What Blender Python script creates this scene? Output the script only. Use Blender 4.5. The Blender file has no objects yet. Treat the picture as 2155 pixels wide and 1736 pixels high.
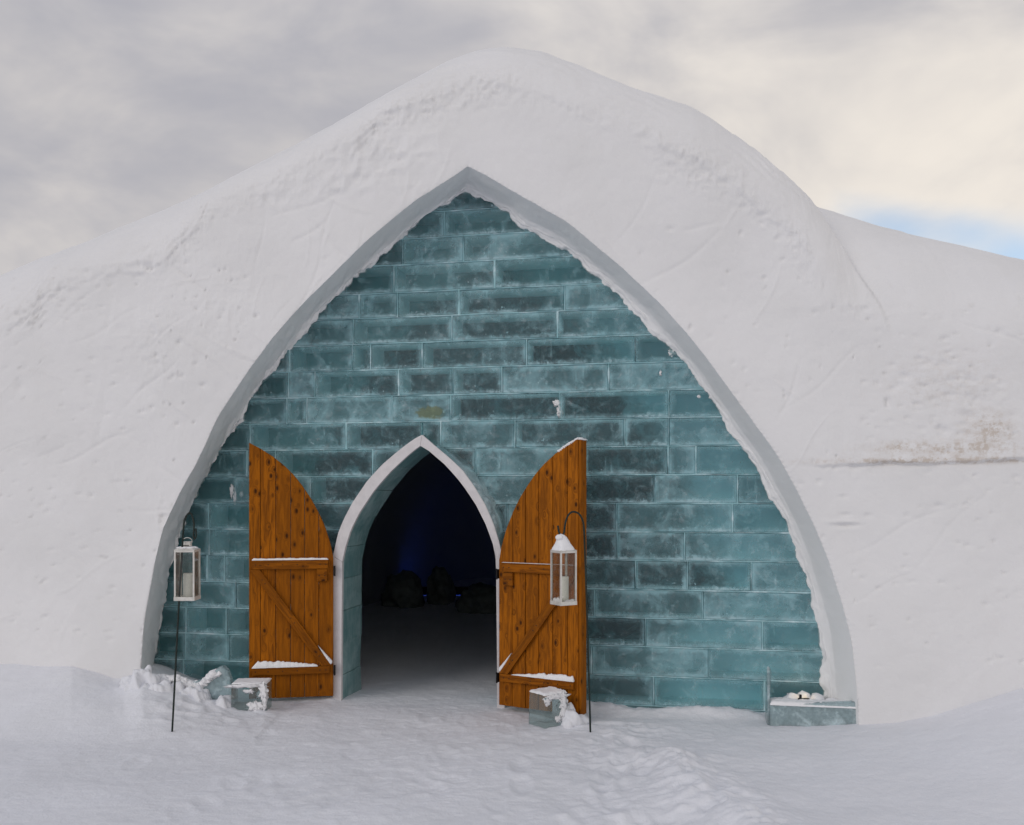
import bpy, bmesh, math, random
import numpy as np
from mathutils import Vector, Matrix

# ------------------------------------------------------------------ camera, sky, sun, exposure
scene = bpy.context.scene
COL = scene.collection
F, CX, HY, CAMZ = 1900.0, 1077.5, 1050.0, 1.6        # focal length, optical axis and horizon of a 2155 x 1736 plate
cam_d = bpy.data.cameras.new('camera')
cam = bpy.data.objects.new('camera', cam_d)
COL.objects.link(cam)
cam.location = (0, 0, CAMZ)
cam.rotation_euler = (math.radians(90), 0, 0)
cam_d.sensor_width = 36.0
cam_d.lens = 36.0 * F / 2155.0
cam_d.shift_y = (HY - 868.0) / 2155.0
cam_d.clip_start = 0.05
cam_d.clip_end = 2000
scene.camera = cam

scene.view_settings.view_transform = 'Standard'
scene.view_settings.look = 'None'
scene.view_settings.exposure = 0.17
scene.view_settings.gamma = 1.0
scene.view_settings.use_curve_mapping = False
try:
    scene.cycles.max_bounces = 10
    scene.cycles.diffuse_bounces = 5
    scene.cycles.transparent_max_bounces = 24
    scene.cycles.caustics_reflective = False
    scene.cycles.use_denoising = True
except Exception:
    pass

SUN_EL, SUN_AZ = math.radians(27), math.radians(230)   # azimuth clockwise from +Y: behind the camera, to the left
world = bpy.data.worlds.new('World')
scene.world = world
world.use_nodes = True


class NT:
    """small node-tree builder"""
    def __init__(self, tree):
        self.t = tree
        tree.nodes.clear()

    def n(self, typ, **kw):
        nd = self.t.nodes.new(typ)
        for k, v in kw.items():
            setattr(nd, k, v)
        return nd

    def link(self, a, b):
        self.t.links.new(a, b)

    def put(self, sock, v):
        if hasattr(v, 'is_output') or isinstance(v, bpy.types.NodeSocket):
            self.link(v, sock)
        else:
            sock.default_value = v

    def math(self, op, a, b=None, c=None, clamp=False):
        nd = self.n('ShaderNodeMath', operation=op, use_clamp=clamp)
        self.put(nd.inputs[0], a)
        if b is not None:
            self.put(nd.inputs[1], b)
        if c is not None:
            self.put(nd.inputs[2], c)
        return nd.outputs[0]

    def smooth(self, v, lo, hi):
        nd = self.n('ShaderNodeMapRange', interpolation_type='SMOOTHSTEP')
        self.put(nd.inputs['Value'], v)
        nd.inputs['From Min'].default_value = lo
        nd.inputs['From Max'].default_value = hi
        return nd.outputs[0]

    def noise(self, vec, scale, detail=4, rough=0.5, dist=0.0, lac=2.0):
        nd = self.n('ShaderNodeTexNoise')
        if vec is not None:
            self.put(nd.inputs['Vector'], vec)
        nd.inputs['Scale'].default_value = scale
        nd.inputs['Detail'].default_value = detail
        nd.inputs['Roughness'].default_value = rough
        nd.inputs['Distortion'].default_value = dist
        nd.inputs['Lacunarity'].default_value = lac
        return nd.outputs['Fac']

    def mapping(self, vec, scale=(1, 1, 1), loc=(0, 0, 0)):
        nd = self.n('ShaderNodeMapping')
        self.put(nd.inputs['Vector'], vec)
        nd.inputs['Scale'].default_value = scale
        nd.inputs['Location'].default_value = loc
        return nd.outputs[0]

    def mix(self, fac, a, b, blend='MIX'):
        nd = self.n('ShaderNodeMix', data_type='RGBA', blend_type=blend)
        self.put(nd.inputs[0], fac)
        for s, v in ((nd.inputs[6], a), (nd.inputs[7], b)):
            if isinstance(v, tuple):
                v = (*v, 1.0) if len(v) == 3 else v
            self.put(s, v)
        return nd.outputs[2]

    def bump(self, h, strength=0.3, dist=0.01, normal=None):
        nd = self.n('ShaderNodeBump')
        nd.inputs['Strength'].default_value = strength
        nd.inputs['Distance'].default_value = dist
        self.put(nd.inputs['Height'], h)
        if normal is not None:
            self.link(normal, nd.inputs['Normal'])
        return nd.outputs[0]


# world: Nishita blue behind a layer of overcast cloud that breaks low in the sky
W = NT(world.node_tree)
w_out = W.n('ShaderNodeOutputWorld')
w_bg = W.n('ShaderNodeBackground')
sky = W.n('ShaderNodeTexSky', sky_type='NISHITA')
sky.sun_disc = False
sky.sun_elevation = SUN_EL
sky.sun_rotation = SUN_AZ
sky.altitude = 150
sky.ozone_density = 1.4
tc = W.n('ShaderNodeTexCoord')
dvec = tc.outputs['Generated']
sepd = W.n('ShaderNodeSeparateXYZ')
W.link(dvec, sepd.inputs[0])
# project the direction on a cloud deck so that clouds flatten to the horizon
zz = W.math('ADD', W.math('MAXIMUM', sepd.outputs[2], 0.0), 0.22)
cmb = W.n('ShaderNodeCombineXYZ')
W.link(W.math('DIVIDE', sepd.outputs[0], zz), cmb.inputs[0])
W.link(W.math('DIVIDE', sepd.outputs[1], zz), cmb.inputs[1])
deck = cmb.outputs[0]
n_big = W.noise(W.mapping(deck, loc=(3.1, 1.2, 0)), 0.75, 3, 0.5, 0.4)
n_mid = W.noise(W.mapping(deck, loc=(7.3, 4.4, 0.5)), 1.9, 5, 0.55, 0.6)
n_gap = W.noise(W.mapping(deck, loc=(2.2, 9.5, 1.7)), 1.4, 5, 0.55, 0.5)
n_dir = W.noise(W.mapping(dvec, (1, 1, 1.7), (0.4, 0.1, 0.25)), 4.6, 5, 0.52, 0.35)
tone = W.math('ADD', W.math('MULTIPLY', n_big, 0.35), W.math('ADD', W.math('MULTIPLY', n_mid, 0.25), W.math('MULTIPLY', n_dir, 0.62)))
# broad swing of the deck: greyer west (left), brighter and creamier towards the east (right)
tone = W.math('ADD', tone, W.math('MULTIPLY', sepd.outputs[0], 0.30))
t1 = W.smooth(tone, 0.42, 0.84)
cloud = W.mix(t1, (4.0, 3.97, 4.3), (7.8, 7.25, 6.6))
# the deck is thickest overhead: darker and bluer towards the zenith
over = W.smooth(sepd.outputs[2], 0.32, 0.85)
cloud = W.mix(over, cloud, W.mix(1.0, cloud, (0.66, 0.72, 0.86), 'MULTIPLY'))
# openings
def lobe(px, py, k):
    v = Vector((px - CX, F, HY - py)).normalized()
    d = W.n('ShaderNodeVectorMath', operation='DOT_PRODUCT')
    W.link(dvec, d.inputs[0])
    d.inputs[1].default_value = v
    return W.math('EXPONENT', W.math('MULTIPLY', W.math('SUBTRACT', d.outputs['Value'], 1.0), k))
gap = W.math('ADD', W.math('MULTIPLY', n_gap, 0.335), W.math('MULTIPLY', W.math('SUBTRACT', 1.0, n_dir), 0.34))
for lx, ly, lk, la in ((1770, 462, 2200.0, 0.22), (1850, 478, 2200.0, 0.24), (1930, 488, 1900.0, 0.24), (2030, 485, 2200.0, 0.22), (2130, 545, 1300.0, 0.26), (2260, 590, 500.0, 0.26), (-40, 630, 700.0, 0.24)):
    gap = W.math('ADD', gap, W.math('MULTIPLY', lobe(lx, ly, lk), la))
gapm = W.math('MULTIPLY', W.smooth(gap, 0.47, 0.80), 0.72)
blue = W.mix(1.0, sky.outputs[0], (1.15, 1.3, 1.35), 'MULTIPLY')
skycol = W.mix(gapm, cloud, blue)
W.link(skycol, w_bg.inputs['Color'])
w_bg.inputs['Strength'].default_value = 0.1
W.link(w_bg.outputs[0], w_out.inputs[0])

sun_d = bpy.data.lights.new('sun', 'SUN')
sun_d.energy = 0.75
sun_d.angle = math.radians(35)
sun_d.color = (1.0, 0.95, 0.89)
sun = bpy.data.objects.new('sun', sun_d)
COL.objects.link(sun)
sdir = Vector((math.sin(SUN_AZ) * math.cos(SUN_EL), math.cos(SUN_AZ) * math.cos(SUN_EL), math.sin(SUN_EL)))
sun.rotation_euler = sdir.to_track_quat('Z', 'Y').to_euler()
sun.location = (-6, -6, 12)

# ------------------------------------------------------------------ helpers
FD, FK = 6.62, 0.167          # snow facade plane  Y = FD - FK X
WD, WK = 7.00, 0.188          # ice wall plane
rng = random.Random(11)


def hash2(ix, iy, seed):
    h = (ix.astype(np.int64) * 374761393 + iy.astype(np.int64) * 668265263 + seed * 1442695041) & 0xFFFFFFFF
    h = ((h ^ (h >> 13)) * 1274126177) & 0xFFFFFFFF
    h = (h ^ (h >> 16)) & 0xFFFFFF
    return h / float(0xFFFFFF)


def vnoise(x, y, seed=0):
    x = np.asarray(x, float); y = np.asarray(y, float)
    ix = np.floor(x); iy = np.floor(y)
    fx = x - ix; fy = y - iy
    ux = fx * fx * fx * (fx * (fx * 6 - 15) + 10); uy = fy * fy * fy * (fy * (fy * 6 - 15) + 10)
    a = hash2(ix, iy, seed); b = hash2(ix + 1, iy, seed)
    c = hash2(ix, iy + 1, seed); d = hash2(ix + 1, iy + 1, seed)
    return (a * (1 - ux) + b * ux) * (1 - uy) + (c * (1 - ux) + d * ux) * uy - 0.5


def fbm(x, y, octv=4, seed=0, gain=0.5):
    s = 0; amp = 1.0; tot = 0
    for o in range(octv):
        c, sn = math.cos(0.6 * o), math.sin(0.6 * o)
        s = s + amp * vnoise((x * c - y * sn) * 2 ** o + 17.3 * o, (x * sn + y * c) * 2 ** o - 9.1 * o, seed + o * 31)
        tot += amp; amp *= gain
    return s / tot * 2


def ridged(x, y, octv=3, seed=0):
    s = 0; amp = 1.0; tot = 0
    for o in range(octv):
        s = s + amp * (1 - np.abs(vnoise(x * 2 ** o + 5.2 * o, y * 2 ** o - 3.3 * o, seed + o * 13)) * 2.6)
        tot += amp; amp *= 0.5
    return s / tot


def sstep(v, lo, hi):
    t = np.clip((v - lo) / (hi - lo), 0, 1)
    return t * t * (3 - 2 * t)


def plane(px, py, d, k):
    """point of the vertical plane Y = d - k X that the plate shows at (px, py)"""
    X = np.asarray(px, float) - CX
    Y = d / (1 + k * X / F)
    return X * Y / F, Y, CAMZ + (HY - np.asarray(py, float)) * Y / F


def P(px, py, Y):
    return Vector(((px - CX) * Y / F, Y, CAMZ + (HY - py) * Y / F))


def mesh_obj(name, verts, faces, mat=None, parent=None, smooth=False, mats=None, fmat=None):
    me = bpy.data.meshes.new(name)
    me.from_pydata([tuple(map(float, v)) for v in verts], [], faces)
    for m in (mats or ([mat] if mat else [])):
        me.materials.append(m)
    if fmat is not None:
        me.polygons.foreach_set('material_index', fmat)
    if smooth:
        me.polygons.foreach_set('use_smooth', [True] * len(me.polygons))
    me.update()
    o = bpy.data.objects.new(name, me)
    COL.objects.link(o)
    if parent is not None:
        o.parent = parent
    return o


def grid_obj(name, V, mat, parent=None, flip=False, smooth=True, drop=None):
    """V: rows x cols x 3 array"""
    r, c, _ = V.shape
    idx = np.arange(r * c).reshape(r, c)
    q = np.stack([idx[:-1, :-1], idx[:-1, 1:], idx[1:, 1:], idx[1:, :-1]], -1).reshape(-1, 4)
    if drop is not None:
        q = q[~drop.reshape(-1)]
    if flip:
        q = q[:, ::-1]
    me = bpy.data.meshes.new(name)
    me.vertices.add(r * c)
    me.vertices.foreach_set('co', V.reshape(-1).astype(np.float32))
    me.loops.add(q.size)
    me.loops.foreach_set('vertex_index', q.reshape(-1).astype(np.int32))
    me.polygons.add(len(q))
    me.polygons.foreach_set('loop_start', np.arange(0, q.size, 4, dtype=np.int32))
    me.materials.append(mat)
    me.update(calc_edges=True)
    me.validate()
    me.polygons.foreach_set('use_smooth', [smooth] * len(me.polygons))
    o = bpy.data.objects.new(name, me)
    COL.objects.link(o)
    if parent is not None:
        o.parent = parent
    return o


def bm_obj(name, bm, mat, parent=None, smooth=False):
    me = bpy.data.meshes.new(name)
    bmesh.ops.recalc_face_normals(bm, faces=bm.faces)
    bm.to_mesh(me); bm.free()
    me.materials.append(mat)
    if smooth:
        me.polygons.foreach_set('use_smooth', [True] * len(me.polygons))
    o = bpy.data.objects.new(name, me)
    COL.objects.link(o)
    if parent is not None:
        o.parent = parent
    return o


def empty(name, loc=(0, 0, 0), rz=0.0):
    o = bpy.data.objects.new(name, None)
    o.location = loc
    o.rotation_euler = (0, 0, rz)
    o.empty_display_size = 0.1
    COL.objects.link(o)
    return o


def tag(o, label=None, cat=None, group=None, kind=None):
    if label: o['label'] = label
    if cat: o['category'] = cat
    if group: o['group'] = group
    if kind: o['kind'] = kind
    return o


def add_box(bm, lo, hi, bevel=0.0, mtx=None):
    r = bmesh.ops.create_cube(bm, size=1.0)
    vs = r['verts']
    for v in vs:
        v.co = Vector([lo[i] + (v.co[i] + 0.5) * (hi[i] - lo[i]) for i in range(3)])
    if bevel > 0:
        es = list({e for v in vs for e in v.link_edges})
        rb = bmesh.ops.bevel(bm, geom=es, offset=bevel, segments=2, profile=0.6, affect='EDGES')
        vs = list({v for f in rb['faces'] for v in f.verts} | {v for v in vs if v.is_valid})
    if mtx is not None:
        bmesh.ops.transform(bm, matrix=mtx, verts=[v for v in vs if v.is_valid])
    return vs


def add_tube(bm, pts, radii, seg=10, cap=True):
    pts = [Vector(p) for p in pts]
    if not hasattr(radii, '__len__'):
        radii = [radii] * len(pts)
    rings = []
    up = None
    for i, p in enumerate(pts):
        t = (pts[min(i + 1, len(pts) - 1)] - pts[max(i - 1, 0)]).normalized()
        if up is None:
            up = Vector((0, 1, 0)) if abs(t.y) < 0.9 else Vector((1, 0, 0))
        a = t.cross(up).normalized()
        b = a.cross(t).normalized()
        up = b
        rings.append([bm.verts.new(p + radii[i] * (math.cos(q) * a + math.sin(q) * b))
                      for q in [2 * math.pi * k / seg for k in range(seg)]])
    for r0, r1 in zip(rings, rings[1:]):
        for k in range(seg):
            bm.faces.new((r0[k], r0[(k + 1) % seg], r1[(k + 1) % seg], r1[k]))
    if cap:
        bm.faces.new(rings[0][::-1]); bm.faces.new(rings[-1])


def add_lump(bm, c, r, seed=0, amp=0.25, sub=3, freq=2.2):
    """an uneven clump of snow"""
    res = bmesh.ops.create_icosphere(bm, subdivisions=sub, radius=1.0)
    n = np.array([v.co[:] for v in res['verts']])
    m = 1 + amp * fbm(n[:, 0] * freq + n[:, 2] * 1.3 + seed * 3.1, n[:, 1] * freq - n[:, 2] * 1.7 + seed, 4, seed)
    q = n * m[:, None] * np.array(r) + np.array(c)
    for v, p in zip(res['verts'], q):
        v.co = p


def add_pad(bm, x0, x1, y0, y1, z, h, seed=0, nx=24, ny=8, prof=None, rim=None, mtx=None):
    """snow lying on a flat top: uneven height, crumbly rim"""
    rim = rim or min(x1 - x0, y1 - y0) * 0.45
    rows = []
    gx_, gy_ = np.meshgrid(np.linspace(x0, x1, nx + 1), np.linspace(y0, y1, ny + 1))
    nzz = fbm(gx_ * 34 + seed * 5.3, gy_ * 34 + seed, 4, seed, 0.6)
    for j in range(ny + 1):
        row = []
        for i in range(nx + 1):
            u_, v_ = i / nx, j / ny
            x, y = x0 + (x1 - x0) * u_, y0 + (y1 - y0) * v_
            e = min(x - x0, x1 - x, y - y0, y1 - y) / rim
            e = min(1.0, max(0.0, e))
            nz = float(nzz[j, i])
            hh = h * (prof(u_) if prof else 1.0) * (0.25 + 0.75 * math.sqrt(1 - (1 - e) ** 2)) * (1 + 0.45 * nz)
            if e == 0.0:
                x += 0.010 * nz; y += 0.006 * nz
            row.append(bm.verts.new((x, y, z + max(hh, 0.0008))))
        rows.append(row)
    low = [[bm.verts.new((v.co.x, v.co.y, z)) for v in r] for r in (rows[0], rows[-1])]
    lc = [[bm.verts.new((r[k].co.x, r[k].co.y, z)) for r in rows] for k in (0, -1)]
    for j in range(ny):
        for i in range(nx):
            bm.faces.new((rows[j][i], rows[j][i + 1], rows[j + 1][i + 1], rows[j + 1][i]))
    for i in range(nx):
        bm.faces.new((low[0][i], low[0][i + 1], rows[0][i + 1], rows[0][i]))
        bm.faces.new((rows[-1][i], rows[-1][i + 1], low[1][i + 1], low[1][i]))
    for j in range(ny):
        bm.faces.new((rows[j][0], rows[j + 1][0], lc[0][j + 1], lc[0][j]))
        bm.faces.new((lc[1][j], lc[1][j + 1], rows[j + 1][-1], rows[j][-1]))
    if mtx is not None:
        vs = [v for r in rows for v in r] + [v for r in low for v in r] + [v for r in lc for v in r]
        bmesh.ops.transform(bm, matrix=mtx, verts=vs)


def densify(pts, step, sm=2):
    pts = np.array(pts, float)
    seg = np.hypot(*np.diff(pts, axis=0).T)
    s = np.concatenate([[0], np.cumsum(seg)])
    n = max(2, int(s[-1] / step))
    t = np.linspace(0, s[-1], n + 1)
    out = np.stack([np.interp(t, s, pts[:, 0]), np.interp(t, s, pts[:, 1])], 1)
    for _ in range(sm):
        o2 = out.copy()
        o2[1:-1] = (out[:-2] + 2 * out[1:-1] + out[2:]) / 4
        out = o2
    return out


# ------------------------------------------------------------------ materials
def new_mat(name):
    m = bpy.data.materials.new(name)
    m.use_nodes = True
    return m, NT(m.node_tree)


def pbsdf(N, color, rough=0.6, spec=0.3, normal=None, **kw):
    b = N.n('ShaderNodeBsdfPrincipled')
    if isinstance(color, tuple):
        color = (*color, 1.0)
    N.put(b.inputs['Base Color'], color)
    N.put(b.inputs['Roughness'], rough)
    b.inputs['Specular IOR Level'].default_value = spec
    if normal is not None:
        N.link(normal, b.inputs['Normal'])
    for k, v in kw.items():
        N.put(b.inputs[k], v)
    return b


def finish(N, shader):
    o = N.n('ShaderNodeOutputMaterial')
    N.link(shader, o.inputs['Surface'])


def snow_mat(name, base=(0.83, 0.835, 0.85), stains=False, coarse=1.0, grain=0.40):
    m, N = new_mat(name)
    g = N.n('ShaderNodeNewGeometry')
    pos = g.outputs['Position']
    n1 = N.noise(pos, 60 * coarse, 4, 0.65)
    n2 = N.noise(pos, 14 * coarse, 5, 0.6)
    n3 = N.noise(pos, 1.6, 4, 0.55)
    col = N.mix(N.smooth(n3, 0.3, 0.75), base, tuple(c * f for c, f in zip(base, (0.955, 0.955, 0.95))))
    col = N.mix(N.math('MULTIPLY', N.smooth(n2, 0.55, 0.78), 0.25), col, tuple(c * 0.93 for c in base))
    if stains:
        # windblown dirt over the ledge at the right of the entrance
        sx = N.n('ShaderNodeSeparateXYZ'); N.link(pos, sx.inputs[0])
        def blob(px, py, rx, rz):
            x, y, z = plane(px, py, 6.62, 0.167)
            a = N.math('DIVIDE', N.math('SUBTRACT', sx.outputs[0], float(x)), rx)
            b = N.math('DIVIDE', N.math('SUBTRACT', sx.outputs[2], float(z)), rz)
            r = N.math('ADD', N.math('MULTIPLY', a, a), N.math('MULTIPLY', b, b))
            return N.math('EXPONENT', N.math('MULTIPLY', r, -1.0))
        grit = N.noise(pos, 26, 5, 0.7)
        grit2 = N.noise(N.mapping(pos, (1, 1, 2.2)), 9, 4, 0.65)
        big = N.math('ADD', blob(2080, 905, 0.13, 0.10), N.math('MULTIPLY', blob(1995, 945, 0.45, 0.055), 0.8))
        big = N.math('ADD', big, N.math('MULTIPLY', blob(1890, 940, 0.06, 0.03), 0.8))
        big = N.math('ADD', big, N.math('MULTIPLY', blob(1960, 970, 0.62, 0.020), 1.3))
        big = N.math('ADD', big, N.math('MULTIPLY', blob(1990, 800, 0.4, 0.2), 0.22))
        s = N.math('MULTIPLY', big, N.math('ADD', N.smooth(grit, 0.44, 0.66), N.math('MULTIPLY', N.smooth(grit2, 0.35, 0.7), 0.7)))
        s = N.math('MINIMUM', N.math('MULTIPLY', s, 0.55), 0.5)
        col = N.mix(s, col, (0.40, 0.285, 0.175))
    hb = N.math('ADD', N.math('MULTIPLY', n2, 0.7), N.math('MULTIPLY', n1, 0.5))
    nb = N.bump(hb, grain, 0.010)
    b = pbsdf(N, col, 0.85, 0.18, nb)
    finish(N, b.outputs[0])
    return m


M = {}
M['snow_wall'] = snow_mat('snow_wall', (0.815, 0.81, 0.815), True)
M['snow_reveal'] = snow_mat('snow_reveal', (0.85, 0.855, 0.86))
M['snow_ground'] = snow_mat('snow_ground', (0.81, 0.82, 0.86), False, 1.1, 0.75)
M['snow_fresh'] = snow_mat('snow_fresh', (0.88, 0.88, 0.90), False, 1.3)
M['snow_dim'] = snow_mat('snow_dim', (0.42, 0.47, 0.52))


def ice_face_mat():
    m, N = new_mat('ice_face')
    g = N.n('ShaderNodeNewGeometry')
    pos = g.outputs['Position']
    oi = N.n('ShaderNodeObjectInfo')
    rnd = oi.outputs['Random']
    ua = N.n('ShaderNodeUVMap', uv_map='lo'); ub = N.n('ShaderNodeUVMap', uv_map='hi')
    sa = N.n('ShaderNodeSeparateXYZ'); N.link(ua.outputs[0], sa.inputs[0])
    sb = N.n('ShaderNodeSeparateXYZ'); N.link(ub.outputs[0], sb.inputs[0])
    shift = N.n('ShaderNodeCombineXYZ')
    N.link(N.math('MULTIPLY', rnd, 40.0), shift.inputs[0]); N.link(N.math('MULTIPLY', rnd, 17.0), shift.inputs[2])
    pv = N.n('ShaderNodeVectorMath', operation='ADD'); N.link(pos, pv.inputs[0]); N.link(shift.outputs[0], pv.inputs[1])
    p = pv.outputs[0]
    nf = N.noise(p, 22, 6, 0.7, 0.4)
    nc = N.noise(p, 4.2, 5, 0.6, 0.5)
    nd = N.noise(N.mapping(p, (46, 46, 4.0)), 1.0, 5, 0.6)          # vertical drips
    specks = N.noise(p, 42, 3, 0.6)
    ex = N.math('MINIMUM', sa.outputs[0], sb.outputs[0])
    bot = sa.outputs[1]; top = sb.outputs[1]
    # frost creeping in from every edge, furthest from the bed below
    e = N.math('MINIMUM', ex, N.math('MINIMUM', top, bot))
    wob = N.math('MULTIPLY', N.math('SUBTRACT', nf, 0.5), 0.10)
    edge = N.smooth(N.math('ADD', e, wob), 0.046, -0.024)
    nw = N.noise(pos, 2.3, 4, 0.6, 0.3)
    vary = N.smooth(nw, 0.34, 0.66)
    foot = N.smooth(N.math('ADD', bot, N.math('MULTIPLY', N.math('SUBTRACT', nf, 0.5), 0.24)), 0.035, -0.03)
    foot = N.math('MULTIPLY', foot, N.math('ADD', N.math('MULTIPLY', vary, 1.15), 0.05))
    edge = N.math('MULTIPLY', edge, N.math('ADD', N.math('MULTIPLY', N.smooth(nc, 0.30, 0.62), 0.9), 0.30))
    patch = N.smooth(N.math('ADD', nc, N.math('MULTIPLY', N.math('SUBTRACT', rnd, 0.5), 0.22)), 0.50, 0.78)
    drip = N.math('MULTIPLY', N.smooth(nd, 0.60, 0.72), N.smooth(nc, 0.35, 0.6))
    spot = N.math('MULTIPLY', N.smooth(specks, 0.64, 0.72), N.math('ADD', 0.3, N.smooth(bot, 0.12, 0.02)))
    fr = N.math('ADD', N.math('MULTIPLY', edge, 0.46), N.math('MULTIPLY', foot, 0.30))
    fr = N.math('ADD', fr, N.math('MULTIPLY', patch, 0.36))
    fr = N.math('ADD', fr, N.math('MULTIPLY', drip, 0.26))
    fr = N.math('ADD', fr, N.math('MULTIPLY', spot, 0.45))
    n_in = N.noise(p, 8.5, 5, 0.68, 0.6)
    fr = N.math('ADD', fr, N.math('MULTIPLY', N.smooth(n_in, 0.50, 0.70), 0.22))
    fr = N.math('ADD', fr, N.math('ADD', 0.10, N.math('MULTIPLY', rnd, 0.14)))
    fr = N.math('MINIMUM', fr, 0.82)
    tr = N.n('ShaderNodeBsdfTransparent')
    tr.inputs[0].default_value = (0.84, 0.97, 0.98, 1)
    df = N.n('ShaderNodeBsdfDiffuse')
    sxx = N.n('ShaderNodeSeparateXYZ'); N.link(pos, sxx.inputs[0])
    bx_, by_, bz_ = plane(906, 868, WD, WK)          # one block holds a greenish yellow inclusion
    qa = N.math('DIVIDE', N.math('SUBTRACT', sxx.outputs[0], float(bx_)), 0.15)
    qb = N.math('DIVIDE', N.math('SUBTRACT', sxx.outputs[2], float(bz_)), 0.065)
    moss = N.math('SUBTRACT', 1.0, N.math('ADD', N.math('MULTIPLY', qa, qa), N.math('MULTIPLY', qb, qb)))
    moss = N.smooth(N.math('ADD', moss, N.math('MULTIPLY', N.math('SUBTRACT', nf, 0.5), 1.6)), 0.15, 0.7)
    fr = N.math('MAXIMUM', fr, N.math('MULTIPLY', moss, 0.55))
    fc = N.mix(N.smooth(N.math('ADD', nf, N.math('MULTIPLY', foot, 0.22)), 0.46, 0.86), (0.31, 0.525, 0.575), (0.70, 0.83, 0.87))
    fc = N.mix(N.math('MULTIPLY', moss, 0.85), fc, (0.24, 0.27, 0.13))
    N.link(fc, df.inputs[0])
    mx = N.n('ShaderNodeMixShader')
    N.link(fr, mx.inputs[0]); N.link(tr.outputs[0], mx.inputs[1]); N.link(df.outputs[0], mx.inputs[2])
    gl = N.n('ShaderNodeBsdfGlossy'); gl.inputs['Roughness'].default_value = 0.28
    nb = N.bump(N.math('ADD', nf, N.math('MULTIPLY', nd, 0.6)), 0.25, 0.01)
    N.link(nb, gl.inputs['Normal'])
    lw = N.n('ShaderNodeFresnel'); lw.inputs['IOR'].default_value = 1.31
    mg = N.n('ShaderNodeMixShader')
    N.link(lw.outputs[0], mg.inputs[0]); N.link(mx.outputs[0], mg.inputs[1]); N.link(gl.outputs[0], mg.inputs[2])
    finish(N, mg.outputs[0])
    return m


def ice_back_mat():
    """what is seen through the clear core of a block: dark hall, with snow packed behind near the arch"""
    m, N = new_mat('ice_core')
    g = N.n('ShaderNodeNewGeometry'); pos = g.outputs['Position']
    oi = N.n('ShaderNodeObjectInfo'); rnd = oi.outputs['Random']
    sx = N.n('ShaderNodeSeparateXYZ'); N.link(pos, sx.inputs[0])
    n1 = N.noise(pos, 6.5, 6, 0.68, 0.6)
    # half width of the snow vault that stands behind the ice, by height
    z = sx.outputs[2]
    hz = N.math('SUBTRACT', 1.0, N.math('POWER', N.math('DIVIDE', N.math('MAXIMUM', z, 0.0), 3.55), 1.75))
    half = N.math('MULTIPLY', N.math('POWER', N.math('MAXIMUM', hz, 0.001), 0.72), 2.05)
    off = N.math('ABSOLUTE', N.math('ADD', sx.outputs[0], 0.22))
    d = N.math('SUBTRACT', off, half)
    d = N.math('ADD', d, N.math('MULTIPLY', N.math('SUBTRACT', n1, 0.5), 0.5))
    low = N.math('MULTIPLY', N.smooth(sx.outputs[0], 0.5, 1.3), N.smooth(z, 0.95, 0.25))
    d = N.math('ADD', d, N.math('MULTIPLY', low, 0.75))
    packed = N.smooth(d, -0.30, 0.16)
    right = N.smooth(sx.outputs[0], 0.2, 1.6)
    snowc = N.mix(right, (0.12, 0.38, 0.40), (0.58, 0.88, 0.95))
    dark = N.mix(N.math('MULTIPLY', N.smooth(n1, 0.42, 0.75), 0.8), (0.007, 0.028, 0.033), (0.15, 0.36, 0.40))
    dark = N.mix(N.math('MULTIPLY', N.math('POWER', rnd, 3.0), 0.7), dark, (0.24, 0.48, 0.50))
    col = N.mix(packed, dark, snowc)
    b = pbsdf(N, col, 0.7, 0.0)
    finish(N, b.outputs[0])
    return m


def ice_side_mat():
    m, N = new_mat('ice_side')
    g = N.n('ShaderNodeNewGeometry')
    n1 = N.noise(g.outputs['Position'], 9, 5, 0.6)
    col = N.mix(N.smooth(n1, 0.35, 0.7), (0.58, 0.86, 0.90), (0.78, 0.96, 0.97))
    b = pbsdf(N, col, 0.6, 0.1)
    finish(N, b.outputs[0])
    return m


def frost_joint_mat():
    m, N = new_mat('frost_joint')
    g = N.n('ShaderNodeNewGeometry')
    n1 = N.noise(g.outputs['Position'], 7, 6, 0.7)
    col = N.mix(N.smooth(n1, 0.42, 0.72), (0.34, 0.57, 0.61), (0.70, 0.84, 0.88))
    nb = N.bump(N.noise(g.outputs['Position'], 80, 3), 0.5, 0.006)
    b = pbsdf(N, col, 0.7, 0.2, nb)
    finish(N, b.outputs[0])
    return m


def jamb_ice_mat():
    m, N = new_mat('jamb_ice')
    g = N.n('ShaderNodeNewGeometry'); pos = g.outputs['Position']
    oi = N.n('ShaderNodeObjectInfo')
    n1 = N.noise(pos, 7, 6, 0.65, 0.4)
    n2 = N.noise(N.mapping(pos, (30, 30, 4)), 1.0, 4, 0.6)
    f = N.math('ADD', N.math('MULTIPLY', n1, 0.7), N.math('MULTIPLY', n2, 0.35))
    f = N.math('ADD', f, N.math('MULTIPLY', N.math('SUBTRACT', oi.outputs['Random'], 0.5), 0.16))
    col = N.mix(N.smooth(f, 0.36, 0.74), (0.13, 0.265, 0.275), (0.33, 0.47, 0.48))
    nb = N.bump(n1, 0.3, 0.01)
    b = pbsdf(N, col, 0.35, 0.3, nb)
    finish(N, b.outputs[0])
    return m


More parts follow.
